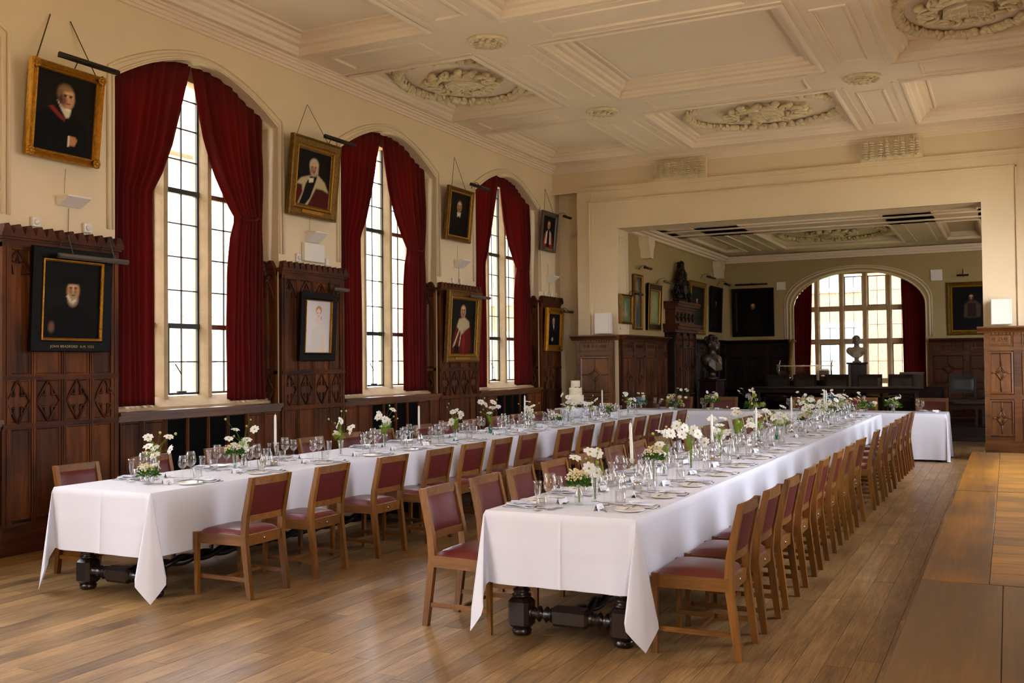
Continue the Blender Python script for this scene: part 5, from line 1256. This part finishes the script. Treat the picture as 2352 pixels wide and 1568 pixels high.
def painting(name, label, pos, rz, w_, h, fw, style, base, strokes, tilt=0.0, plaque=False, inner=None, text=None):
    t = thing(name, label, 'painting', pos, rz); t.rotation_euler = (-tilt, 0, rz)
    mats = {'gilt': M['gold'], 'dull': M['goldd'], 'black': M['ebony'], 'grey': M['greyfr'], 'oldgold': M['goldd']}
    D = .045
    prof = {'gilt': [(0, 0), (0, D), (.15, D+.015), (.3, D), (.55, D-.022), (.75, D-.005), (.9, D+.002), (1, D-.015), (1, .012)],
            'dull': [(0, 0), (0, D+.01), (.12, D+.02), (.2, D), (.6, D-.015), (.7, D+.005), (.8, D-.01), (1, .02), (1, .012)],
            'black': [(0, 0), (0, D-.005), (.06, D), (.7, D-.004), (.82, D-.012), (1, .02), (1, .012)]}
    prof['grey'] = prof['black']; prof['oldgold'] = prof['gilt']
    mb = MB(); mb.frame(-w_/2, 0, w_/2, h, [(d*fw, y) for d, y in prof[style]]); mb.box(-w_/2+.01, -.002, .01, w_/2-.01, .008, h-.01); mb.build('frame', mats[style], t)
    if style == 'gilt':
        for sx in (-1, 1):
            for z in (fw*.5, h-fw*.5):
                c = MB(); x = sx*(w_/2-fw*.5)
                for k in range(8): a = k*PI/4; c.ell((x+.03*math.cos(a), D+.008, z+.03*math.sin(a)), (.018, .014, .018), 6, 4)
                c.ell((x, D+.015, z), (.022, .016, .022), 6, 4); c.build('corner_ornament', M['gold'], t)
    if style in ('dull', 'oldgold'): MB().frame(-w_/2+fw*.72, fw*.72, w_/2-fw*.72, h-fw*.72, [(0, .02), (0, D+.004), (.012, D+.008), (.022, D)]).build('inner_moulding', M['gold'], t)
    if inner: MB().frame(-w_/2+fw-inner, fw-inner, w_/2-fw+inner, h-fw+inner, [(0, .02), (0, D), (inner*.5, D+.004), (inner, D-.01), (inner, .014)]).build('gilt_slip', M['gold'], t)
    cw_, ch = w_-2*fw, h-2*fw
    link('canvas', canvas_mesh('canvas', cw_, ch, base, strokes), t, (0, .014, fw))
    if plaque: MB().box(-w_*.22, D-.006, fw*.34, w_*.22, D+.004, fw*.60).build('plaque', M['gold'], t)
    if text:
        cu = bpy.data.curves.new('inscription', 'FONT'); cu.body = text; cu.size = .033; cu.align_x = 'CENTER'; cu.extrude = .0006; cu.materials.append(M['gilttext']); cu.space_character = 1.15
        tmp = link('lettering', cu); bpy.context.view_layer.update(); me = bpy.data.meshes.new_from_object(tmp.evaluated_get(bpy.context.evaluated_depsgraph_get())); bpy.data.objects.remove(tmp)
        me.materials.clear(); me.materials.append(M['gilttext']); o = link('inscription', me, t, (0, D+.001, fw*.30)); o.rotation_euler = (PI/2, 0, PI)
    return t
P_, Ee = 'p', 'e'
SA = [(P_, [(.0, 0), (.05, .45), (.35, .56), (.62, .56), (.86, .42), (.95, 0)], .04, '#0c0a09'), (P_, [(.22, .56), (.30, .58), (.52, .44), (.50, .41), (.42, .44)], .015, '#7a2a20'), (P_, [(.36, .66), (.50, .64), (.60, .57), (.58, .47), (.52, .46), (.44, .55)], .015, '#cfc4a8')] + head(.51, .71, 1.75, turn=1, hair='#7c5c40') + [(Ee, .415, .68, .030, .06, .6, '#4a3020'), (Ee, .50, .825, .09, .028, .7, '#8a6a4a'), (Ee, .55, .565, .05, .018, .6, '#e0d8c0'), (P_, [(.60, .12), (.60, .24), (.70, .24), (.74, .20), (.70, .12)], .02, '#b07a54'), (P_, [(.58, .10), (.58, .24), (.61, .24), (.61, .10)], .01, '#d9d0ba')]
SB = [(P_, [(0, 0), (0, .38), (.2, .48), (.8, .48), (1, .3), (1, 0)], .02, '#4a1512'), (P_, [(0, .36), (.14, .48), (.42, .56), (.66, .58), (.86, .48), (1, .30), (.80, .34), (.60, .34), (.46, .12), (.38, .0), (.08, 0), (.20, .22), (.18, .36)], .03, '#b3a27c'), (P_, [(.28, .38), (.40, .54), (.62, .56), (.54, .36), (.44, .14), (.30, 0), (.12, 0), (.22, .2)], .02, '#0e0c0c'), (P_, [(.36, .50), (.52, .52), (.50, .44), (.38, .42)], .015, '#d8cfb8')] + head(.50, .70, 1.75, skin='#c9a684', hair='#b8ac98') + [(Ee, .42, .66, .03, .07, .7, '#8a8070'), (Ee, .62, .64, .02, .07, .7, '#a89c86')]
SC = [(P_, [(.1, 0), (.2, .42), (.5, .52), (.8, .42), (.95, 0)], .05, '#0d0b0a')] + head(.52, .70, 1.7, skin='#a57c58', hair='#2c211a') + [(P_, [(.42, .56), (.62, .56), (.58, .44), (.52, .48), (.44, .44)], .02, '#c9c0a8')]
SD = [(P_, [(.05, 0), (.2, .45), (.5, .56), (.8, .45), (.98, 0)], .03, '#8c2a22'), (P_, [(.40, .55), (.60, .55), (.62, 0), (.38, 0)], .02, '#1a1514'), (P_, [(.30, .48), (.42, .56), (.40, .1), (.22, .1)], .02, '#c4b79c'), (P_, [(.58, .56), (.70, .48), (.78, .1), (.62, .1)], .02, '#c4b79c')] + head(.50, .72, 1.6, skin='#bb8f6c', hair='#56473a')
SE = [(P_, [(.05, 0), (.12, .35), (.35, .48), (.70, .48), (.92, .3), (1, 0)], .05, '#090808')] + head(.52, .64, 1.65, skin='#a87a56', hair='#1a120d', beard='#9a8464') + [(P_, [(.30, .73), (.32, .80), (.52, .85), (.72, .80), (.74, .73), (.62, .715), (.42, .715)], .02, '#0c0a09'), (P_, [(.40, .56), (.46, .49), (.52, .46), (.58, .50), (.56, .53), (.50, .49), (.44, .58)], .012, '#c8bea4'), (Ee, .16, .14, .05, .07, .7, '#6b4a36')]
SF = [(P_, [(.25, 0), (.26, .40), (.42, .50), (.62, .52), (.80, .42), (.84, 0)], .06, '#d3cdc4'), (P_, [(.70, 0), (.70, .40), (.78, .40), (.82, 0)], .03, '#ddc4ac'), (Ee, .54, .82, .115, .085, .35, '#a8744e'), (Ee, .53, .765, .085, .09, .3, '#e3c3b0'), (P_, [(.46, .70), (.60, .70), (.62, .58), (.44, .58)], .03, '#dfc4b2'), (Ee, .49, .77, .02, .008, .6, '#6e5048'), (Ee, .59, .77, .02, .008, .6, '#6e5048'), (Ee, .54, .715, .025, .008, .6, '#b07868'), (Ee, .64, .67, .014, .03, .6, '#6b6058')]
SG = [(P_, [(.05, .02), (.2, .45), (.5, .62), (.80, .55), (.88, .1), (.8, 0), (.1, 0)], .02, '#571613'), (P_, [(.26, .50), (.34, .64), (.56, .68), (.76, .60), (.78, .50), (.62, .44), (.50, .36), (.40, .42)], .03, '#b0a07a'), (P_, [(.36, .46), (.40, .46), (.20, .14), (.12, .12)], .015, '#b8a888'), (P_, [(.44, .42), (.47, .42), (.40, .14), (.36, .14)], .012, '#b8a888'), (P_, [(.16, 0), (.20, .16), (.36, .16), (.40, 0)], .03, '#131010'), (Ee, .56, .20, .05, .2, .9, '#7d211a')] + head(.50, .79, 1.55, skin='#a98058', hair='#a39780', bald=True)
SH = [(P_, [(.1, 0), (.2, .45), (.5, .6), (.8, .45), (.92, 0)], .04, '#0d0f11')] + head(.48, .77, 1.5, skin='#b08a68', hair='#3a3028') + [(P_, [(.44, .64), (.56, .64), (.52, .48)], .02, '#c8c0b0'), (Ee, .42, .18, .07, .06, .6, '#a88868')]
XW = XL
tl = .10
painting('portrait', 'gilt-framed portrait of a man with white cravat and red sash, upper left', (XW+.06, 6.37, 3.53), FL, .79, .86, .075, 'gilt', '#17130f', SA, tl)
painting('portrait', 'wide gilt frame, old judge in ermine collar and red robe, between windows', (XW+.06, 10.03, 3.47), FL, .95, .97, .15, 'dull', '#16110e', SB, tl, plaque=True)
painting('portrait', 'narrow gilt-framed dark portrait between the middle and farthest windows', (XW+.06, 13.72, 3.57), FL, .80, .83, .085, 'oldgold', '#171310', SC, tl)
painting('portrait', 'small grey-framed portrait in red robe near the far corner', (XW+.06, 17.18, 3.74), FL, .70, .74, .085, 'grey', '#1c1815', SD, tl, plaque=True)
painting('portrait', 'black-framed portrait of a bearded man in black cap, on the left panelling', (XW+.075, 6.45, 1.78), FL, .87, .94, .125, 'black', '#120e0b', SE, .05, inner=.022, text='JOHN BRADFORD  A.M. 1552')
painting('drawing', 'pale drawing of a woman in white in a black frame on the panelling', (XW+.07, 10.12, 1.69), FL, .72, .85, .105, 'black', '#cfc9c6', SF, .05, inner=.010)
painting('portrait', 'dull gilt portrait of a man in ermine and long red robe, on panelling', (XW+.07, 13.82, 1.66), FL, 1.06, 1.12, .135, 'dull', '#16140e', SG, .06, plaque=True)
painting('portrait', 'gilt-framed dark portrait on the last oak panelling near the corner', (XW+.07, 17.38, 1.86), FL, .78, .82, .12, 'gilt', '#10141a', SH, .05)
FX = OX0+.01
dim = lambda s=1: [(P_, [(.2, 0), (.3, .45), (.5, .55), (.7, .45), (.8, 0)], .05, '#1a1410')]+head(.5, .66, 1.0, skin='#6b5038', hair='#1c1510')
painting('painting', 'small greenish painting in dull gilt frame on the opening jamb', (FX, 17.95, 2.36), FL, .64, .56, .05, 'oldgold', '#5a6a48', [(Ee, .5, .3, .25, .12, .6, '#a0705c'), (P_, [(.4, .25), (.6, .25), (.55, .8), (.45, .8)], .08, '#8a9070')], .02)
painting('painting', 'tall narrow painting just inside the far room, gilt edge', (FX, 18.62, 2.27), FL, .46, 1.08, .045, 'oldgold', '#4a5040', [(P_, [(.3, .5), (.7, .5), (.65, .9), (.35, .9)], .1, '#7c6250'), (P_, [(.3, .02), (.7, .02), (.7, .4), (.3, .4)], .1, '#2c3c50')], .02)
painting('painting', 'painting in broad black and bright gilt frame beside the carved doorcase', (FX, 19.62, 2.28), FL, .88, .95, .15, 'black', '#6f7a50', [(Ee, .5, .5, .3, .35, .8, '#8a8a5c')], .04, inner=.03)
MB().frame(-.44, 0, .44, .95, [(0, .0), (0, .052), (.012, .055), (.02, .045)]).build('outer_gilt_edge', M['gold'], bpy.data.objects['painting.002'] if 'painting.002' in bpy.data.objects else None)
painting('painting', 'large dark portrait on the far left wall, right of the doorcase', (FX, 22.75, 2.27), FL, 1.35, 1.22, .12, 'dull', '#0e0c0a', dim(), .04)
painting('painting', 'dark narrow portrait in the far left corner', (FX, 24.45, 2.36), FL, 1.05, 1.12, .12, 'black', '#100d0b', dim(), .04)
painting('painting', 'large dark portrait on the far wall left of the bay window', (-5.75, FYB-.02, 2.25), FE, 1.05, 1.22, .13, 'black', '#0f0d0c', dim(), .03)
painting('painting', 'dark portrait of a boy in pale sleeves, far wall right of the bay', (-.74, FYB-.02, 2.19), FE, 1.02, 1.22, .12, 'oldgold', '#0c0a09', [(P_, [(.30, .30), (.32, .60), (.45, .68), (.62, .68), (.76, .58), (.74, .30), (.62, .28), (.42, .28)], .03, '#4a3a30'), (P_, [(.38, .30), (.40, .62), (.62, .62), (.64, .30)], .02, '#2c1c18')]+head(.5, .76, .9, skin='#5c4434', hair='#20160f'), .03)

# hanging wires and picture lamps
def wires(label, pts, r_=.004, cat='wire'):
    mb = MB()
    for p in pts: mb.tube(p, r_, 4)
    return link('picture_wire', mb.mesh('picture_wire', M['cord']), None, label=label, cat=cat)
wires('pair of hanging chains above the upper left portrait', [[(XW+.01, 6.30, 4.88), (XW+.13, 6.06, 4.39)], [(XW+.01, 6.52, 4.88), (XW+.14, 6.70, 4.39)]], .007, 'chain')
wires('hanging wire above the judge portrait between the first two windows', [[(XW+.11, 9.72, 4.44), (XW+.005, 10.07, 4.91), (XW+.11, 10.38, 4.44)]])
wires('hanging wire above the narrow gilt portrait', [[(XW+.11, 13.52, 4.40), (XW+.005, 13.80, 4.92), (XW+.11, 13.98, 4.40)]])
wires('hanging wire above the small grey-framed portrait', [[(XW+.11, 17.0, 4.48), (XW+.005, 17.28, 4.95), (XW+.11, 17.42, 4.48)]])
def lamp(label, c, L, rz, zr, drop=.12, out=.22, mat='bronze', arms=1):
    # bar centre c, local frame with y out of the wall
    t = thing('picture_lamp', label, 'lamp', c, rz); mb = MB(); n = 10
    P = [(L*(i/1-.5), 0, 0) for i in (0, 1)]
    mb.tube(P, .022, 10); mb.box(-L/2, -.026, -.024, L/2, .004, -.014); mb.build('shade', M[mat], t)
    for a in ([0] if arms == 1 else [-L*.3, L*.3]):
        MB().tube([(a, 0, .01), (a, -out*.35, drop*.9), (a, -out*.8, drop*.7), (a, -out, -.02)], .005, 6).build('arm', M[mat], t)
    return t
lamp('long bronze picture lamp over the upper left portrait', (XW+.34, 6.46, 4.42), .66, FL, 0, .05, .20)
lamp('bronze picture lamp over the judge portrait', (XW+.32, 10.33, 4.47), .64, FL, 0, .05, .18)
lamp('bronze picture lamp over the narrow gilt portrait', (XW+.30, 14.10, 4.47), .60, FL, 0, .08, .16)
lamp('small bronze picture lamp over the grey-framed portrait', (XW+.34, 17.55, 4.42), .36, FL, 0, .10, .22)
lamp('long grey picture lamp on two cords over the bearded man', (XW+.26, 6.58, 2.64), .78, FL, 0, .22, .20, 'greyfr', 2)
lamp('short grey picture lamp over the pale drawing', (XW+.20, 10.50, 2.60), .30, FL, 0, .06, .14, 'greyfr')
lamp('grey picture lamp over the red-robed portrait on the panelling', (XW+.28, 14.12, 2.70), .66, FL, 0, .14, .22, 'greyfr')
lamp('grey picture lamp over the last portrait by the corner', (XW+.28, 17.72, 2.62), .40, FL, 0, .08, .22, 'greyfr')
lamp('dark picture lamp over the small greenish painting', (OX0+.24, 18.15, 2.93), .42, FL, 0, .08, .22)
lamp('dark picture lamp over the tall narrow painting', (OX0+.22, 18.75, 3.48), .42, FL, 0, .06, .20)
lamp('brass picture lamp over the black and gilt framed painting', (OX0+.26, 19.9, 3.28), .50, FL, 0, .10, .24, 'goldd')
lamp('dark picture lamp over the large portrait beyond the doorcase', (OX0+.28, 23.2, 3.62), .70, FL, 0, .10, .26)
lamp('dark picture lamp in the far left corner', (OX0+.28, 24.7, 3.55), .55, FL, 0, .10, .26)
lamp('dark picture lamp over the far wall portrait left of the bay', (-5.75, FYB-.2, 3.56), .8, FE, 0, .05, .18)
lamp('dark picture lamp right of the bay window, high up', (-.9, FYB-.35, 3.55), .25, FE, 0, .18, .33)

# small white fittings
def wbox(name, label, cat, x, y, z, w_, h, d, rz, extra=None):
    t = thing(name, label, cat, (x, y, z), rz); MB().bev(-w_/2, 0, 0, w_/2, d, h, .006).build('casing', M['plastic'], t)
    if extra == 'dial': MB().lathe([(.0001, 0), (.026, 0), (.024, .012), (.0001, .014)], 14, Matrix.Translation((0, d, h/2)) @ Matrix.Rotation(-PI/2, 4, 'X')).build('dial', M['plastic'], t)
    if extra == 'grille': MB().frame(-w_/2+.012, .012, w_/2-.012, h-.012, [(0, d), (0, d+.006), (.006, d+.006), (.006, d)]).build('grille', M['plastic'], t)
    return t
wbox('speaker', 'white wall speaker standing on the oak pier left of the opening', 'speaker', -6.77, 17.56, 2.17, .32, .39, .12, FE, 'grille')
wbox('speaker', 'white wall speaker standing on the oak pier right of the opening', 'speaker', -.085, 17.56, 2.17, .30, .40, .12, FE, 'grille')
wbox('socket', 'white wall socket with round dial, left of the uplighter', 'socket', XW+.002, 6.14, 2.90, .09, .09, .035, FL, 'dial')
wbox('socket', 'white wall socket with round dial, right of the uplighter', 'socket', XW+.002, 6.70, 2.91, .09, .09, .035, FL, 'dial')
wbox('socket', 'white switch left of the white box between the first windows', 'socket', XW+.002, 9.86, 2.91, .08, .10, .03, FL, 'dial')
wbox('socket', 'white switch right of the white box between the first windows', 'socket', XW+.002, 10.44, 2.91, .06, .09, .03, FL)
wbox('junction_box', 'white rectangular box on the wall between the first windows', 'box', XW+.002, 10.14, 2.93, .40, .23, .06, FL)
for i, y in enumerate((6.50, 10.14, 13.9, 17.4)):
    t = thing('uplighter', 'white wedge uplighter on the wall under the %s upper portrait' % ['first', 'second', 'third', 'fourth'][i], 'lamp', (XW+.002, y, (3.185 if i == 1 else 3.17) if i else 3.13), FL)
    mb = MB(); mb.prism([(0, -.01), (.02, -.01), (.17, .10), (.17, .115), (0, .115)] if i else [(0, 0), (.02, 0), (.16, .075), (.16, .09), (0, .09)], -.13, .13, 'x'); mb.build('shade', M['plastic'], t)
    mb = MB(); mb.tube([(.0, .012, -.01), (.004, .006, -.24 if i != 1 else -.011)], .003, 4); mb.tube([(.05, .012, .12), (.03, .005, .35)], .002, 4); mb.build('cord', M['cord'], t)
for i, y in enumerate((13.7, 13.95, 17.2, 17.5, 17.75)): wbox('socket', 'small white switch above the oak cornice, %s of the far piers' % ORD[i], 'socket', XW+.002, y, 2.91, .05, .08, .03, FL)
wbox('wall_panel', 'small pale square sensor left of the bay arch', 'sensor', -5.05, FYB-.002, 3.40, .22, .20, .04, FE)
wbox('wall_panel', 'small pale square sensor right of the bay arch', 'sensor', -1.47, FYB-.002, 3.47, .26, .26, .04, FE)
t = wbox('door_switch', 'small black and white switch beside the oak pier near the cake', 'switch', -7.42, 17.945, 1.42, .08, .09, .03, FE)

# ------------------------------------------------------------------ dark furniture of the far room
MB().box(-5.2, 21.75, 0, FXR, 25.33, .28).build('floor_dais', M['dark'], kind='structure')
def dark_table(x0, x1, y0, y1, label, z=.76, mat='dark', fz=0):
    t = thing('long_table', label, 'table', ((x0+x1)/2, (y0+y1)/2, fz)); hx, hy = (x1-x0)/2, (y1-y0)/2
    MB().bev(-hx, -hy, z-.045, hx, hy, z, .006).build('table_top', M[mat], t); MB().box(-hx+.1, -hy+.08, z-.14, hx-.1, hy-.08, z-.045).build('apron', M['dark'], t)
    for sx in (-1, 1):
        for sy in (-1, 1): MB().lathe(turned(0, z-.14, .06), 12, Matrix.Translation((sx*(hx-.18), sy*(hy-.12), 0))).build('leg', M['dark'], t)
    MB().box(-hx+.18, -.03, .12, hx-.18, .03, .18).build('stretcher', M['dark'], t); return t
M['polish'] = plain('polished_dark_wood', '#160c08', .12, coat=.6)
dark_table(-5.1, -1.55, 21.95, 22.75, 'long polished dark table in front of the bay window', .80, 'polish', .28)
dark_table(-1.25, 1.2, 20.0, 20.9, 'polished dark table behind the right end of the cross table', .86, 'polish')
dark_table(-.4, 1.9, 23.2, 24.1, 'dark table against the right part of the far room', .78, 'polish', .28)
sv = {k: M[k] for k in ('chair', 'chairy', 'leather', 'leatherd')}
for k in sv: M[k] = M['blackp'] if 'leather' in k else M['dark']
dk = make_chair('black leather chair at the long dark table, first from the left', 'black chairs in the far room'); first = True
for i, (x, y) in enumerate([(-4.75, 23.3), (-4.15, 23.32), (-3.45, 23.3), (-2.75, 23.32), (-2.1, 23.3), (-.85, 22.5), (-.2, 22.55), (.45, 22.5)]):
    lab = 'black chair behind the long dark table, %s from the left' % ORD[i] if i < 5 else 'black chair beyond the right-hand dark table, %s from left' % ORD[i-5]
    c = dk if i == 0 else copy_tree(dk)
    c['label'] = lab; c.location = (x, y, .28); c.rotation_euler = (0, 0, FE); c.scale = (1.2, 1.1, 1.22)
for k in sv: M[k] = sv[k]
# glass-fronted serving unit
t = thing('serving_unit', 'serving counter with raised glass guard left of the stone bust', 'counter', (-4.2, 23.9, .28), 0)
MB().bev(-.62, -.3, 0, .62, .3, .90, .01).build('cabinet', M['dark'], t)
for x in (-.6, .58):
    for y in (-.2,): MB().tube([(x, y, .90), (x, y, 1.26), (x, y+.12, 1.36)], .014, 8).build('post', M['steel'], t)
MB().box(-.64, -.26, 1.25, .64, .14, 1.263).build('glass_shelf', M['crystal'], t); MB().box(-.63, -.30, 1.03, .63, -.292, 1.25).build('glass_guard', M['crystal'], t); MB().box(-.62, -.22, 1.22, .62, -.19, 1.245).build('rail', M['steel'], t)
def sm(name, label, cat, mb, mat, loc): return link(name, mb.mesh(name, M[mat]), None, loc, 0, label, cat)
t = thing('coffee_machine', 'small dark machine with chrome top on the serving counter', 'machine', (-3.8, 23.85, 1.18)); MB().bev(-.1, -.12, 0, .1, .12, .22, .01).build('body', M['blackp'], t); MB().bev(-.11, -.13, .22, .11, .13, .26, .006).build('top', M['steel'], t); MB().box(-.06, -.15, .09, .06, -.12, .12).build('tray', M['steel'], t)
sm('cup_stack', 'white cups stacked on the serving counter', 'cups', MB().lathe([(.0001, 0), (.03, 0), (.04, .06), (.036, .06), (.042, .12), (.037, .12), (.043, .18), (.0001, .17)], 14), 'china', (-3.72, 23.78, 1.18))
sm('bowl', 'white bowl at the left end of the serving counter', 'bowl', MB().lathe([(.0001, 0), (.05, 0), (.11, .07), (.105, .07), (.05, .01), (.0001, .01)], 18), 'china', (-4.65, 23.8, 1.18))
t = thing('storage_box', 'dull brown box standing right of the bay window', 'box', (-1.95, 24.2, 1.02)); MB().bev(-.24, -.16, 0, .24, .16, .30, .006).build('carton', plain('dull_card', '#4a3a2e', .8), t); MB().bev(-.25, -.17, .28, .25, .17, .33, .006).build('lid', plain('dull_card_lid', '#55443a', .8), t)
t = thing('side_cabinet', 'low dark cabinet under the box, right of the bay window', 'cabinet', (-1.85, 24.2, .28)); MB().bev(-.55, -.25, 0, .55, .25, .74, .01).build('carcass', M['dark'], t)
for x in (-.27, .27): MB().box(x-.24, -.262, .08, x+.24, -.25, .70).build('door', M['dark'], t)
sm('glass_vase', 'empty clear glass on the long dark table', 'glass', MB().lathe([(.0001, 0), (.035, 0), (.04, .18), (.037, .18), (.033, .01), (.0001, .01)], 14), 'crystal', (-2.42, 22.1, 1.08))

# ------------------------------------------------------------------ outside the windows
t = thing('brick_building', 'sunlit brick college building seen through the tall windows', 'building', (-21, 10, 0))
MB().box(-3, -26, -.5, 0, 16, 7.6).build('wall', M['brickm'], t)
mb = MB(); mb.prism([(-3.4, 7.6), (.4, 7.6), (.4, 7.75), (-1.5, 9.6), (-3.4, 7.75)], -26.3, 16.3, 'y'); mb.build('roof', plain('roof_tile', '#8d6c58', .9), t)
for k, yy in enumerate(range(-24, 16, 3)):
    for z0, z1 in ((.6, 2.6), (3.9, 6.1)):
        s_ = MB(); s_.frame(-.62, z0, .62, z1, [(-.16, .0), (-.16, .06), (0, .07), (0, -.10)]); s_.box(-.04, -.05, z0, .04, .04, z1); s_.box(-.62, -.05, (z0+z1)/2-.05, .62, .04, (z0+z1)/2+.05)
        o = s_.build('window', M['outstone'], t, loc=(.0, yy+.0, 0), rz=FL)
        MB().box(-.62, -.02, z0, .62, .015, z1).build('pane', M['outglass'], o)
MB().box(-.02, -26, 3.1, .10, 16, 3.3).build('string_course', M['outstone'], t)
t = thing('far_building', 'pale brick range across the court, seen through the bay window', 'building', (-4, 34, 0))
MB().box(-18, 0, -.5, 16, 3, 11.5).build('wall', M['brickd'], t)
for k, xx in enumerate(range(-16, 16, 3)):
    for z0, z1 in ((.7, 2.7), (4.0, 6.3)):
        s_ = MB(); s_.frame(-.62, z0, .62, z1, [(-.16, .0), (-.16, .06), (0, .07), (0, -.10)]); s_.box(-.04, -.05, z0, .04, .04, z1); o = s_.build('window', M['outstone'], t, loc=(xx, 0, 0), rz=FE)
        MB().box(-.62, -.02, z0, .62, .015, z1).build('pane', M['outglass'], o)
MB().box(-60, -40, -.6, 60, 80, -.5).build('ground', M['lawn'], kind='structure')
link('lawn', MB().box(-18, 27.5, -.5, 16, 33.9, -.46).mesh('lawn', M['grass']), None, label='green college lawn outside the bay window', cat='lawn')
